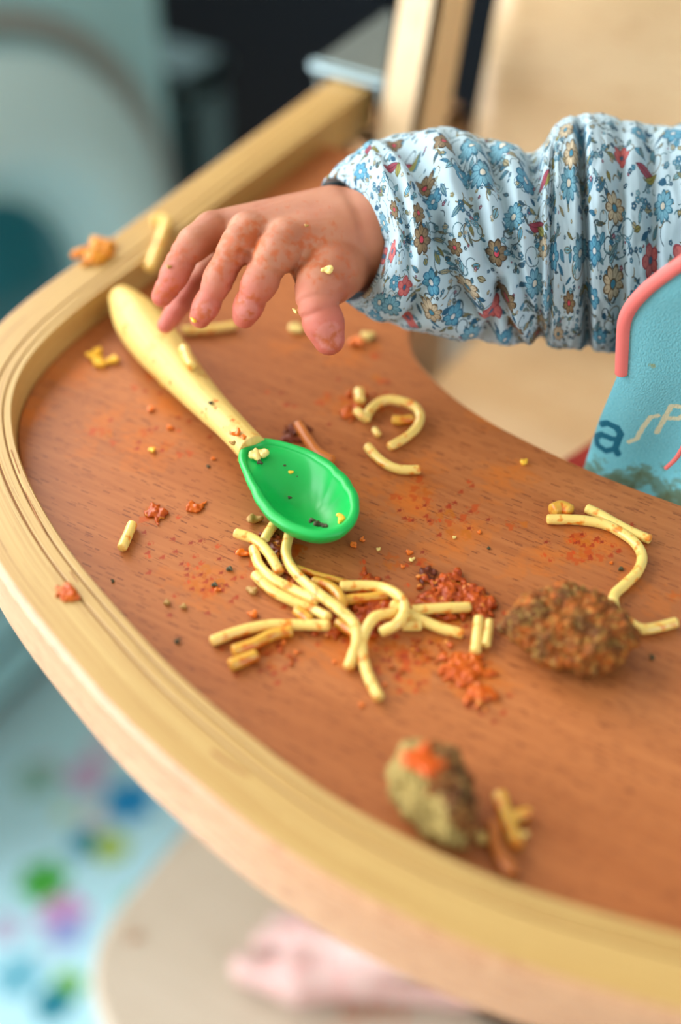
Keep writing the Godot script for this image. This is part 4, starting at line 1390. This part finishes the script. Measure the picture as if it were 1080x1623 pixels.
# ---------------------------------------------------------------- meat patties
func patty(called: String, label: String, pts: Array, centre: Vector2, height: float, sd: int, cols: Array, cut_dir: Vector2, cut_at: float) -> void:
	var R := outline_r(pts, centre, 120, 1)
	var nz := FastNoiseLite.new()
	nz.seed = sd
	nz.frequency = 150.0
	nz.fractal_octaves = 5
	var cell := FastNoiseLite.new()
	cell.seed = sd + 1
	cell.noise_type = FastNoiseLite.TYPE_CELLULAR
	cell.cellular_return_type = FastNoiseLite.RETURN_CELL_VALUE
	cell.frequency = 760.0
	var lump := FastNoiseLite.new()
	lump.seed = sd + 2
	lump.noise_type = FastNoiseLite.TYPE_CELLULAR
	lump.cellular_return_type = FastNoiseLite.RETURN_DISTANCE
	lump.frequency = 480.0
	var at := Vector3(centre.x, 740.0, centre.y) * 0.001
	var o := base(called, at)
	tag(o, label, "meat patty", "meat patties on the tray")
	var mesh := surf(func(u: float, v: float):
		var k := v * 120.0
		var i := int(k) % 120
		var rr := lerpf(R[i], R[(i + 1) % 120], k - floor(k)) * 0.001
		var la := (u - 0.5) * PI
		var cr := pow(maxf(cos(la), 0.0), 0.55)
		var y := (0.5 + 0.5 * signf(la) * pow(absf(sin(la)), 1.15)) * height * 0.001
		var dir := Vector2.from_angle(v * TAU)
		var p := Vector3(dir.x * rr * cr, y, dir.y * rr * cr)
		var dis := 0.0022 * nz.get_noise_3dv(p + at) - 0.0024 * (lump.get_noise_3dv(p + at) + 0.6)
		var n := Vector3(dir.x * cr, sin(la) * 0.9, dir.y * cr).normalized()
		p += n * dis * (0.35 + 0.65 * cr if u < 0.5 else 1.0)
		p.y = maxf(p.y + 0.0005, 0.0001)
		return p, 170, 340, true, true, Vector2.ONE, func(_u, _v, p: Vector3):
		var q: Vector3 = p + at
		var a := cell.get_noise_3dv(q) * 0.5 + 0.5
		var n := nz.get_noise_3dv(q * 0.6)
		var c: Color = cols[0].lerp(cols[1], clampf(0.45 + 1.8 * n, 0.0, 1.0))
		if a > 0.80: c = c.lerp(cols[2], 0.85)
		elif a > 0.62: c = c.lerp(cols[4], 0.6)
		elif a < 0.13: c = c.lerp(cols[3], 0.9)
		elif a < 0.34: c = c.lerp(cols[1], 0.8)
		var side := Vector2(p.x, p.z).dot(cut_dir) - p.y * 0.55 + n * 0.006
		if side > cut_at: c = cols[4].lerp(cols[2] if a > 0.5 else cols[3], 0.9 * absf(a - 0.45))
		return c)
	put("crust", mesh, M.meat, o)


func patties() -> void:
	var cols := [lin(206, 110, 30), lin(126, 72, 26), lin(200, 168, 84), lin(40, 34, 20), lin(176, 146, 80)]
	patty("meat_patty", "ragged oval meat patty coated in orange sauce beside a long noodle", [Vector2(-13.9, 26.8), Vector2(-15.3, 20.1), Vector2(-14.6, 14.8), Vector2(-11.1, 7.9), Vector2(-8.0, 3.2), Vector2(-3.0, 2.3), Vector2(0.9, 1.5), Vector2(7.2, 1.6), Vector2(13.0, 3.0), Vector2(19.6, 7.2), Vector2(20.6, 13.7), Vector2(19.0, 22.5), Vector2(14.0, 28.8), Vector2(9.1, 29.1), Vector2(2.1, 30.5), Vector2(-4.7, 28.5), Vector2(-11.0, 27.3)], Vector2(3.5, 16.9), 15.0, 51, cols, Vector2(-0.2, 0.98), 0.021)
	var cols2 := [lin(160, 86, 28), lin(98, 58, 26), lin(214, 190, 120), lin(72, 56, 32), lin(200, 178, 112)]
	patty("meat_patty", "bitten meat patty with pale crumbly side near the tray rim", [Vector2(-16.3, 79.1), Vector2(-16.3, 84.7), Vector2(-14.0, 90.3), Vector2(-8.9, 93.7), Vector2(-3.1, 96.1), Vector2(3.6, 97.5), Vector2(8.2, 98.0), Vector2(10.5, 96.0), Vector2(11.6, 92.0), Vector2(9.4, 87.1), Vector2(5.5, 83.2), Vector2(2.7, 78.4), Vector2(-2.9, 74.7), Vector2(-7.9, 75.1), Vector2(-12.6, 77.2)], Vector2(-2.6, 88.1), 19.0, 71, cols2, Vector2(-0.75, 0.66), -0.010)
	# dab of sauce on the bitten patty
	var b := MB.new()
	var spot: Vector3 = V(-6.4, 758.5, 86.7)
	var l := []
	for k in 9: l.append([spot + V(rng.randfn() * 3.2, rng.randfn() * 0.5, rng.randfn() * 2.0), spot + V(rng.randfn() * 3.0, rng.randfn() * 0.5, rng.randfn() * 2.0), 0.0014, 0.001])
	nets(b, l, 0.0006, 0.0005, func(_q, _n): return lin(222, 96, 18))
	tag(put("sauce_dab", b.mesh(), M.sauce), "orange sauce dab on top of the bitten meat patty", "sauce")


# ---------------------------------------------------------------- pasta
func noodle(pts: Array, label: String, mt := "pasta", r := 1.65, wob := 0.015) -> void:
	var c: Vector3 = pts[pts.size() / 2]
	var path := spline(pts, 7 if pts.size() > 2 else 5)
	var o := base_noodle(Vector3(c.x, c.y - r * 0.001, c.z))
	for k in path.size(): path[k] -= o.position
	o.mesh = tube(path, r * 0.001, r * 0.00096, 14, 0.35, wob)
	o.material_override = M[mt]
	tag(o, label, "noodle", "spaghetti pieces on the tray")


func base_noodle(at: Vector3) -> MeshInstance3D:
	var o := MeshInstance3D.new()
	o.name = numbered("spaghetti_strand")
	add_child(o)
	o.position = at
	return o


func pasta() -> void:
	# the heap below the spoon bowl
	noodle([V(-89.9, 742.5, 19.1), V(-86.1, 742.2, 27.0), V(-78.7, 743.5, 33.4), V(-68.9, 745.5, 38.4), V(-59.6, 745.5, 41.0), V(-52.0, 745.0, 43.7), V(-48.5, 744.0, 48.1), V(-47.3, 742.6, 52.1), V(-46.3, 741.8, 56.2)], "long wavy spaghetti strand running from under the spoon over the heap")
	noodle([V(-103.4, 743.6, 28.4), V(-96.7, 743.6, 27.9), V(-89.5, 743.4, 30.8), V(-83.2, 742.6, 35.1)], "short curved spaghetti strand bending right beside the spoon bowl tip")
	noodle([V(-96.1, 741.8, 29.6), V(-90.5, 742.0, 35.1), V(-83.6, 743.0, 38.6), V(-75.0, 743.2, 39.6), V(-66.4, 744.4, 40.5)], "curved spaghetti strand lying against the long wavy strand")
	noodle([V(-89.2, 742.0, 39.2), V(-81.3, 742.0, 42.1), V(-73.0, 742.0, 42.7), V(-66.4, 742.0, 42.5), V(-60.6, 743.4, 44.0)], "spaghetti strand along the outer left side of the heap")
	noodle([V(-84.7, 741.8, 67.9), V(-80.5, 741.8, 61.0), V(-74.3, 741.8, 54.3), V(-66.6, 742.0, 49.7), V(-58.8, 743.5, 46.9)], "long straight spaghetti strand pointing left out of the heap")
	noodle([V(-75.1, 741.7, 72.5), V(-73.0, 741.7, 69.2), V(-71.2, 741.7, 65.9)], "short sauced spaghetti stub lying outermost beside the heap", "pasta_sauced", 1.9)
	noodle([V(-77.2, 742.0, 67.9), V(-74.1, 742.0, 63.3), V(-71.5, 741.7, 57.0), V(-67.7, 741.7, 52.9)], "orange sauced spaghetti piece tucked under the long straight strand", "pasta_sauced", 1.8)
	noodle([V(-64.0, 743.0, 30.9), V(-57.6, 743.0, 26.7), V(-51.3, 744.0, 25.7), V(-45.1, 745.5, 28.5), V(-41.6, 745.5, 33.0), V(-41.9, 744.5, 37.3), V(-44.7, 743.0, 40.7)], "hooked spaghetti strand looping at the right of the heap")
	noodle([V(-44.8, 743.0, 32.5), V(-48.3, 744.5, 37.5), V(-48.2, 744.0, 44.1), V(-45.7, 742.5, 49.8), V(-40.4, 741.8, 55.7), V(-33.5, 741.8, 61.4)], "spaghetti strand hanging forward from the heap with a sauced tip")
	noodle([V(-41.6, 742.0, 27.7), V(-34.9, 742.5, 23.3), V(-27.9, 742.2, 18.1)], "straight spaghetti strand pointing into the lumpy sauce")
	noodle([V(-47.4, 743.0, 29.2), V(-39.6, 742.2, 29.9), V(-31.5, 741.8, 29.6), V(-25.1, 741.8, 28.3)], "glossy spaghetti strand slanting right out of the hooked loop")
	noodle([V(-41.2, 741.8, 34.4), V(-36.8, 741.8, 31.7)], "stubby spaghetti end just beneath the hooked loop")
	noodle([V(-23.5, 741.8, 20.5), V(-21.1, 741.8, 26.3), V(-18.6, 741.8, 32.4)], "longer of two parallel spaghetti stubs beside the sauce")
	noodle([V(-20.4, 741.7, 19.9), V(-18.7, 741.7, 24.4), V(-17.2, 741.7, 28.6)], "shorter of two parallel spaghetti stubs beside the sauce", "pasta", 1.45)
	noodle([V(-96.8, 741.7, 16.5), V(-96.2, 741.7, 21.0), V(-95.3, 741.7, 25.2)], "spaghetti bit poking out from under the green spoon bowl")
	noodle([V(-72.7, 741.7, 32.4), V(-66.5, 742.5, 32.6), V(-61.3, 743.6, 35.9), V(-59.7, 742.6, 37.8)], "browned spaghetti piece in the middle of the heap", "pasta_sauced", 1.8)
	noodle([V(-60.6, 742.0, 34.3), V(-55.5, 742.0, 30.3), V(-51.0, 742.0, 26.2)], "sauced spaghetti strand under the hooked loop", "pasta_sauced")
	noodle([V(-70.7, 741.8, 44.9), V(-65.2, 741.8, 46.5)], "sauce-covered spaghetti bit below the outer strand", "pasta_sauced")
	noodle([V(-57.8, 741.8, 43.0), V(-51.2, 742.6, 44.7)], "small spaghetti bit peeping from the sauce in the heap", "pasta_sauced")
	noodle([V(-80.5, 741.2, 29.5), V(-74.7, 741.2, 29.1), V(-68.6, 741.2, 27.9), V(-63.3, 741.2, 26.9)], "thin flattened spaghetti strand behind the heap", "pasta_sauced", 1.0)
	# beside the patty
	noodle([V(-24.6, 741.8, -29.0), V(-19.4, 741.8, -32.1), V(-14.6, 741.8, -34.4), V(-8.3, 741.8, -36.0), V(-2.3, 741.8, -35.1), V(3.5, 741.8, -32.5), V(7.2, 741.8, -28.0), V(8.3, 741.8, -21.4), V(7.2, 741.8, -14.5), V(6.3, 741.8, -8.6), V(8.8, 741.8, -3.8), V(13.5, 741.8, -1.0), V(18.3, 741.8, -0.1), V(21.7, 741.8, -2.8), V(25.9, 741.8, -7.7)], "very long S-shaped spaghetti strand curling behind the oval patty")
	noodle([V(-16.2, 741.8, -40.0), V(-11.2, 741.8, -39.4), V(-4.9, 741.8, -38.0), V(1.1, 741.8, -37.0), V(6.0, 741.8, -36.9)], "straight spaghetti strand lying along the S-shaped one")
	noodle([V(-25.1, 741.6, -33.8), V(-23.5, 741.6, -36.3), V(-20.4, 741.6, -36.2)], "flat orange pasta scrap at the end of the S-shaped strand", "pasta_sauced", 2.4)
	# loop towards the child
	noodle([V(-99.0, 741.8, -42.8), V(-100.2, 741.8, -47.8), V(-99.8, 741.8, -52.6), V(-97.5, 742.2, -55.9), V(-93.4, 742.6, -56.8), V(-88.9, 742.6, -57.0), V(-84.6, 742.6, -54.5), V(-82.3, 742.2, -50.0), V(-82.0, 741.8, -44.8), V(-82.9, 741.8, -39.9), V(-84.7, 741.8, -34.5)], "spaghetti strand curled into a ring on the tray")
	noodle([V(-90.9, 741.8, -30.6), V(-87.0, 741.8, -28.2), V(-82.2, 741.8, -26.2), V(-77.6, 741.8, -25.7), V(-74.0, 741.8, -27.0), V(-70.8, 741.8, -29.2)], "gently curved spaghetti strand below the ring-shaped one")
	noodle([V(-109.0, 741.8, -55.3), V(-105.8, 741.8, -50.7)], "tiny upright-lying pasta bit in sauce behind the ring", "pasta", 1.9)
	noodle([V(-103.6, 742.2, -44.9), V(-99.7, 742.2, -43.1)], "tiny pasta bit touching the open end of the ring")
	noodle([V(-90.9, 741.6, -47.7), V(-88.1, 741.6, -49.1), V(-85.7, 741.6, -51.4)], "orange pasta piece lying inside the ring", "pasta_sauced")
	noodle([V(-93.8, 741.4, -40.1), V(-91.3, 741.4, -38.2)], "tiny pale pasta bit between the ring and the curved strand", "pasta", 1.2)
	noodle([V(-117.0, 741.7, -28.7), V(-110.5, 741.7, -23.8), V(-103.5, 741.7, -19.5), V(-97.5, 741.7, -18.7)], "dull brown noodle lying behind the green spoon bowl", "pasta_brown", 1.8)
	# left side
	noodle([V(-130.7, 741.8, 50.3), V(-132.5, 741.8, 45.4), V(-134.5, 741.8, 40.2)], "lone short spaghetti piece on the bare left of the tray")
	noodle([V(-226.5, 753.0, -95.6), V(-222.7, 753.0, -97.9), V(-217.3, 753.0, -89.0), V(-210.2, 750.0, -71.0)], "bent spaghetti piece hanging over the far tray rim", "pasta", 2.4)
	noodle([V(-218.4, 742.0, -58.7), V(-220.9, 742.0, -67.3), V(-220.4, 742.0, -73.8)], "pasta bit at the butt end of the spoon handle", "pasta_sauced", 2.0)
	noodle([V(-182.7, 742.0, -53.1), V(-175.2, 742.0, -58.5), V(-168.3, 742.0, -65.6)], "spaghetti strand lying under the fingertips")
	noodle([V(-161.1, 758.5, -26.1), V(-153.0, 758.5, -19.2)], "spaghetti bit stuck on the spoon handle", "pasta", 1.9)
	# near the bitten patty
	noodle([V(9.6, 742.0, 73.7), V(13.8, 742.0, 78.6), V(20.2, 742.0, 85.3)], "straight yellow spaghetti piece beside the bitten patty", "pasta_sauced", 1.9)
	noodle([V(11.8, 741.8, 82.5), V(16.2, 741.8, 88.8), V(22.7, 741.8, 93.2)], "dark orange spaghetti piece between bitten patty and rim", "pasta_brown", 1.8)
	noodle([V(15.5, 741.8, 77.9), V(18.5, 741.8, 74.8)], "short orange spaghetti stub crossing behind the yellow piece", "pasta_sauced", 1.6)


# ---------------------------------------------------------------- sauce
func smear(label: String, spots: Array, n: int, r: float, flat: float, cols: Array, sd: int, y0 := TY) -> void:
	# spots: [centre, spread mm]
	var g := RandomNumberGenerator.new()
	g.seed = sd
	var l := []
	var mid: Vector3 = spots[0][0]
	for q in spots:
		for k in n * 2:
			var c: Vector3 = q[0] + V(g.randfn() * q[1] * 0.5, 0, g.randfn() * q[1] * 0.5)
			var rr := r * g.randf_range(0.35, 1.0) * 0.001
			c.y = y0 + rr * flat * 0.5
			var e := c + V(g.randfn() * r * 0.9, 0, g.randfn() * r * 0.9)
			l.append([c - mid, e - mid, rr, rr * 0.7])
	var b := MB.new()
	var nz := FastNoiseLite.new()
	nz.seed = sd
	nz.frequency = 260.0
	nz.fractal_octaves = 3
	nets(b, l, 0.0005, 0.0003, func(q, _n):
		var t := 0.5 + 1.1 * nz.get_noise_3dv(q)
		return cols[0].lerp(cols[1], clampf(t, 0.0, 1.0)) if t < 0.95 else cols[2], y0 - mid.y, 0.0007, 620.0)
	var o := put("sauce_smear", b.mesh(), M.sauce)
	o.position = mid
	tag(o, label, "sauce", "", "stuff")


func sauce() -> void:
	var red := [lin(212, 96, 16), lin(164, 60, 12), lin(232, 146, 50)]
	var bright := [lin(226, 112, 18), lin(200, 80, 12), lin(238, 158, 64)]
	smear("minced tomato sauce in the middle of the spaghetti heap", [[V(-56.8, 740.0, 32.4), 9.0], [V(-51.7, 740.0, 33.8), 8.0], [V(-51.9, 740.0, 27.9), 7.0], [V(-58.3, 740.0, 40.8), 6.0], [V(-62.8, 740.0, 40.5), 5.0], [V(-58.7, 740.0, 27.4), 5.0]], 11, 1.5, 1.0, red, 1)
	smear("lumpy red-brown sauce at the right end of the heap", [[V(-39.6, 740.0, 17.4), 7.0], [V(-37.6, 740.0, 13.1), 6.0], [V(-31.8, 740.0, 14.2), 7.0], [V(-27.4, 740.0, 14.6), 5.0], [V(-36.2, 740.0, 19.9), 6.0], [V(-28.4, 740.0, 16.7), 5.0]], 10, 1.5, 1.0, red, 2)
	smear("orange sauce streak below the two parallel stubs", [[V(-20.8, 740.0, 35.4), 6.0], [V(-17.6, 740.0, 37.6), 6.0], [V(-19.9, 740.0, 39.0), 5.0], [V(-14.1, 740.0, 42.4), 5.0], [V(-10.8, 740.0, 45.7), 3.0], [V(-20.3, 740.0, 42.0), 4.0]], 10, 1.2, 0.7, bright, 3)
	smear("dark sauce lump under the tip of the spoon bowl", [[V(-91.6, 740.0, 23.4), 3.0], [V(-90.6, 740.0, 27.7), 3.0], [V(-95.2, 740.0, 23.2), 3.0]], 8, 1.2, 1.0, [lin(150, 60, 14), lin(96, 40, 14), lin(200, 120, 40)], 4)
	smear("thin orange sauce along the strand in the heap", [[V(-64.1, 740.0, 38.3), 4.0], [V(-69.4, 740.0, 37.0), 4.0], [V(-77.0, 740.0, 35.4), 3.0], [V(-58.4, 740.0, 42.3), 5.0], [V(-84.7, 740.0, 32.2), 4.0]], 7, 1.0, 0.8, bright, 5)
	smear("orange sauce around the small pasta bits behind the ring", [[V(-108.5, 740.0, -54.9), 4.0], [V(-106.0, 740.0, -47.3), 4.0], [V(-105.5, 740.0, -43.5), 3.0]], 7, 1.1, 0.7, bright, 6)
	smear("sauce spot to the right of the loose lone spaghetti piece", [[V(-133.3, 740.0, 31.3), 3.0], [V(-132.4, 740.0, 30.1), 2.0]], 7, 1.1, 1.0, red, 7)
	smear("small round orange sauce spot near the lone spaghetti piece", [[V(-123.6, 740.0, 22.7), 2.0]], 7, 1.0, 1.0, bright, 8)
	smear("orange sauce smeared on the near rim of the tray", [[V(-124.1, 751.0, 81.3), 2.5], [V(-122.5, 751.0, 80.9), 2.0], [V(-126.0, 751.0, 80.9), 1.5]], 6, 0.9, 0.7, bright, 9, TY + 0.011)
	smear("orange lump sitting on the outer tray rim", [[V(-231.4, 753.0, -65.5), 5.0], [V(-233.5, 753.0, -70.6), 4.0]], 9, 2.4, 1.2, [lin(244, 170, 40), lin(230, 130, 20), lin(248, 200, 90)], 10, TY + 0.011)
	smear("sauce daub on the butt of the spoon handle", [[V(-218.7, 740.0, -57.0), 3.0]], 8, 1.4, 1.4, bright, 11)
	smear("scattered sauce flecks below the heap", [[V(-33.4, 740.0, 40.2), 7.0], [V(-35.3, 740.0, 44.2), 8.0], [V(-69.5, 740.0, 60.6), 7.0], [V(-65.1, 740.0, 60.8), 6.0], [V(-30.0, 740.0, 35.3), 6.0]], 5, 0.7, 0.6, red, 12)
	smear("sauce and mince between the ring and the spoon", [[V(-116.6, 740.0, -24.7), 5.0], [V(-116.6, 740.0, -28.7), 4.0]], 7, 1.2, 0.8, [lin(140, 60, 24), lin(100, 44, 20), lin(190, 110, 50)], 13)
	smear("orange smear on the foot board below the foot", [[V(-111.7, 300.0, -61.0), 10.0], [V(-100.1, 300.0, -69.0), 10.0], [V(-88.7, 300.0, -77.6), 8.0]], 8, 1.2, 0.4, bright, 21, 0.30)
	smear("dried brown spot on the foot board away from the foot", [[V(-246.6, 300.0, -38.6), 4.0]], 8, 1.2, 0.4, [lin(190, 140, 100), lin(176, 120, 80), lin(200, 150, 110)], 22, 0.30)
	smear("brown crumbs of mince right of the heap", [[V(-47.1, 740.0, 9.5), 3.0], [V(-45.0, 740.0, 11.4), 3.0]], 6, 0.9, 0.8, [lin(120, 50, 20), lin(90, 36, 16), lin(170, 90, 40)], 14)


# ---------------------------------------------------------------- crumbs
func crumb_mesh(sd: int) -> ArrayMesh:
	var g := RandomNumberGenerator.new()
	g.seed = sd
	var l := []
	for k in 5:
		var c := V(g.randfn() * 0.5, 0.6 + g.randfn() * 0.25, g.randfn() * 0.5)
		l.append([c, c + V(g.randfn() * 0.4, g.randfn() * 0.2, g.randfn() * 0.4), 0.0006, 0.0004])
	var b := MB.new()
	nets(b, l, 0.0003, 0.00018, null, 0.0, 0.00025, 900.0)
	return b.mesh()


func crumbs() -> void:
	var shapes := [crumb_mesh(1), crumb_mesh(2), crumb_mesh(3), crumb_mesh(4)]
	var looks := {"pale": mat(rgb(232, 204, 120), 0.5), "orange": mat(rgb(224, 112, 24), 0.35), "herb": mat(rgb(60, 56, 24), 0.6), "brown": mat(rgb(168, 128, 62), 0.6), "yellow": mat(rgb(244, 190, 50), 0.4)}
	var sets := [
		["food_crumb", "tiny crumb of meat or sauce scattered on the tray floor", "crumbs on the tray floor", [[V(-87.1, 740.0, 44.0), "brown", 2.2, "larger brown crumb of food on the tray between the heap and the near rim"], [V(-105.8, 740.0, 61.2), "brown", 1.3, "tiny brown crumb of food on the tray between the heap and the near rim"], [V(-100.6, 740.0, 59.5), "brown", 1.2, "tiny brown crumb of food on the tray between the heap and the near rim"], [V(-98.6, 740.0, 40.0), "herb", 1.2, "tiny dark crumb of food on the tray between the heap and the near rim"], [V(-98.6, 740.0, 47.9), "herb", 1.1, "tiny dark crumb of food on the tray between the heap and the near rim"], [V(-96.4, 740.0, 48.7), "orange", 1.0, "tiny orange crumb of food on the tray between the heap and the near rim"], [V(-98.7, 740.0, 32.0), "orange", 2.0, "larger orange crumb of food on the tray between the heap and the near rim"], [V(-104.3, 740.0, 17.6), "brown", 2.6, "larger brown crumb of food on the tray beside the green spoon bowl"], [V(-54.9, 740.0, 5.4), "orange", 1.3, "tiny orange crumb of food on the tray by the spaghetti heap"], [V(-53.2, 740.0, 7.7), "pale", 1.1, "tiny pale yellow crumb of food on the tray by the spaghetti heap"], [V(-71.6, 740.0, 11.3), "orange", 1.4, "tiny orange crumb of food on the tray beside the green spoon bowl"], [V(-70.1, 740.0, 8.1), "orange", 1.0, "tiny orange crumb of food on the tray beside the green spoon bowl"], [V(-64.0, 740.0, 9.0), "pale", .9, "tiny pale yellow crumb of food on the tray by the spaghetti heap"], [V(-43.8, 740.0, -51.5), "yellow", 1.6, "tiny bright yellow crumb of food on the tray near the child-side edge"], [V(-37.3, 740.0, 14.5), "brown", 1.4, "tiny brown crumb of food on the tray by the orange sauce streak"], [V(-15.7, 740.0, 19.4), "pale", 1.8, "tiny pale yellow crumb of food on the tray by the orange sauce streak"], [V(-89.4, 740.0, 30.2), "orange", 1.0, "tiny orange crumb of food on the tray beside the green spoon bowl"], [V(-80.9, 740.0, 51.5), "orange", 1.6, "tiny orange crumb of food on the tray between the heap and the near rim"], [V(-94.0, 740.0, 72.6), "herb", 1.0, "tiny dark crumb of food on the tray between the heap and the near rim"], [V(-46.6, 740.0, -7.9), "pale", .8, "tiny pale yellow crumb of food on the tray near the child-side edge"], [V(3.2, 740.0, -21.7), "herb", 1.0, "tiny dark crumb of food on the tray near the S-shaped noodle"], [V(25.1, 740.0, 7.3), "herb", 1.0, "tiny dark crumb of food on the tray by the oval patty"], [V(-0.3, 740.0, -22.8), "orange", .8, "tiny orange crumb of food on the tray near the S-shaped noodle"], [V(-125.1, 740.0, 62.1), "herb", .7, "tiny dark crumb of food on the tray near the lone short noodle"], [V(-165.8, 740.0, -11.1), "orange", 1.6, "tiny orange crumb of food on the tray beside the spoon handle"], [V(-169.8, 740.0, -24.6), "yellow", 1.8, "tiny bright yellow crumb of food on the tray beside the spoon handle"], [V(-152.6, 740.0, 6.5), "yellow", 1.4, "tiny bright yellow crumb of food on the tray beside the spoon handle"], [V(-154.0, 740.0, -6.0), "orange", 1.4, "tiny orange crumb of food on the tray beside the spoon handle"], [V(-131.6, 740.0, 3.6), "herb", .8, "tiny dark crumb of food on the tray beside the spoon handle"], [V(-132.4, 740.0, -0.4), "orange", .9, "tiny orange crumb of food on the tray beside the spoon handle"], [V(-156.7, 740.0, -20.7), "herb", 1.0, "tiny dark crumb of food on the tray beside the spoon handle"], [V(-124.6, 740.0, -4.4), "yellow", 1.2, "tiny bright yellow crumb of food on the tray beside the green spoon bowl"], [V(18.5, 740.0, 81.5), "pale", 2.2, "larger pale yellow crumb of food on the tray by the bitten patty"], [V(11.6, 740.0, 87.2), "pale", 2.4, "larger pale yellow crumb of food on the tray by the bitten patty"], [V(-123.2, 740.0, -86.4), "pale", 3.0, "larger pale yellow crumb of food on the tray below the sleeve"], [V(-148.9, 740.0, -76.5), "pale", 3.2, "larger pale yellow crumb of food on the tray under the hand"], [V(-126.5, 740.0, -80.7), "orange", 3.0, "larger orange crumb of food on the tray below the sleeve"], [V(-35.2, 740.0, -9.1), "herb", .7, "tiny dark crumb of food on the tray near the child-side edge"], [V(-40.9, 740.0, -14.0), "orange", .9, "tiny orange crumb of food on the tray near the child-side edge"], [V(-53.5, 740.0, 11.7), "orange", .8, "tiny orange crumb of food on the tray by the spaghetti heap"], [V(-67.7, 740.0, 56.7), "orange", .9, "tiny orange crumb of food on the tray by the spaghetti heap"], [V(-51.5, 740.0, 55.4), "orange", .7, "tiny orange crumb of food on the tray by the spaghetti heap"], [V(-35.2, 740.0, 55.1), "orange", .8, "tiny orange crumb of food on the tray by the orange sauce streak"], [V(-62.7, 740.0, 57.9), "orange", .9, "tiny orange crumb of food on the tray by the spaghetti heap"], [V(-36.4, 740.0, 65.2), "orange", .9, "tiny orange crumb of food on the tray by the spaghetti heap"], [V(-221.2, 740.0, -74.9), "yellow", 3.0, "larger bright yellow crumb of food on the tray by the butt of the spoon handle"], [V(-200.6, 740.0, -24.4), "yellow", 2.6, "larger bright yellow crumb of food on the tray in the far left corner"], [V(-196.2, 740.0, -21.7), "yellow", 2.6, "larger bright yellow crumb of food on the tray in the far left corner"], [V(-194.6, 740.0, -26.2), "yellow", 2.8, "larger bright yellow crumb of food on the tray in the far left corner"], [V(-202.4, 740.0, -27.8), "yellow", 2.2, "larger bright yellow crumb of food on the tray in the far left corner"]]],
		["food_bit", "small bit of food lying in the green spoon bowl", "food bits in the spoon bowl", [[V(-111.9, 753.0, 4.6), "pale", 2.6, "pale yellow bit of food lying in the green spoon bowl"], [V(-110.2, 753.0, 2.1), "pale", 2.4, "pale yellow bit of food lying in the green spoon bowl"], [V(-109.0, 753.0, 6.1), "herb", 1.2, "dark bit of food lying in the green spoon bowl"], [V(-105.7, 750.0, -4.4), "yellow", 1.6, "bright yellow bit of food lying in the green spoon bowl"], [V(-105.2, 749.0, 0.1), "herb", 1.6, "dark bit of food lying in the green spoon bowl"], [V(-102.0, 748.0, 0.4), "yellow", 1.4, "bright yellow bit of food lying in the green spoon bowl"], [V(-98.5, 747.0, -2.4), "herb", 1.5, "dark bit of food lying in the green spoon bowl"], [V(-99.4, 747.0, -0.0), "herb", 1.2, "dark bit of food lying in the green spoon bowl"], [V(-74.0, 751.0, 13.7), "yellow", 1.8, "bright yellow bit of food lying in the green spoon bowl"], [V(-79.9, 750.0, 18.0), "herb", 1.6, "dark bit of food lying in the green spoon bowl"], [V(-83.3, 749.0, 17.4), "herb", 1.2, "dark bit of food lying in the green spoon bowl"], [V(-77.3, 751.0, 18.6), "herb", 1.2, "dark bit of food lying in the green spoon bowl"], [V(-96.4, 746.0, 8.5), "herb", .8, "dark bit of food lying in the green spoon bowl"]]],
		["handle_crumb", "sauce speck stuck to the pale spoon handle", "specks on the spoon handle", [[V(-121.3, 755.5, 0.6), "orange", 1.6, "orange bit of food stuck to the pale spoon handle"], [V(-118.8, 755.5, 0.6), "orange", 1.2, "orange bit of food stuck to the pale spoon handle"], [V(-137.4, 756.0, -8.1), "herb", 1.0, "dark bit of food stuck to the pale spoon handle"], [V(-133.5, 754.0, -7.7), "orange", 1.4, "orange bit of food stuck to the pale spoon handle"], [V(-129.7, 753.0, -7.9), "orange", 1.6, "orange bit of food stuck to the pale spoon handle"], [V(-142.7, 755.0, -13.7), "orange", 1.0, "orange bit of food stuck to the pale spoon handle"], [V(-119.5, 755.5, 4.6), "brown", 1.2, "brown bit of food stuck to the pale spoon handle"]]]]
	for s in sets:
		for q in s[3]:
			var o := put(s[0], shapes[rng.randi() % 4], looks[q[1]])
			o.position = q[0]
			o.rotation.y = rng.randf() * TAU
			o.scale = Vector3.ONE * q[2] * 0.66
			tag(o, q[3], "crumb", s[2])
	# bits clinging to the hand
	for q in [[V(-108.7, 801.1, -35.3), "pale", 2.6, "yellow food bit stuck to the base of the thumb"], [V(-109.0, 799.8, -33.8), "herb", 1.0, "dark herb speck on the base of the thumb"], [V(-146.9, 784.3, -16.6), "herb", 1.4, "dark herb speck at the middle fingertip"], [V(-146.6, 780.7, -15.4), "yellow", 1.6, "orange food bit under the middle fingertip"], [V(-129.7, 786.2, -21.2), "pale", 1.0, "pale crumb on the index fingernail"], [V(-159.9, 793.6, -20.8), "brown", 1.3, "brown speck on the ring finger"], [V(-163.7, 786.3, -19.5), "herb", 1.0, "dark speck near the ring fingertip"], [V(-122.3, 808.4, -44.3), "brown", 1.0, "crumb on the back of the hand"], [V(-114.7, 788.8, -26.7), "pale", 1.6, "pale food bit on the inside of the thumb"]]:
		var o := put("hand_crumb", shapes[rng.randi() % 4], looks[q[1]])
		o.position = q[0]
		o.scale = Vector3.ONE * q[2] * 0.55
		tag(o, q[3], "crumb", "food bits on the hand")
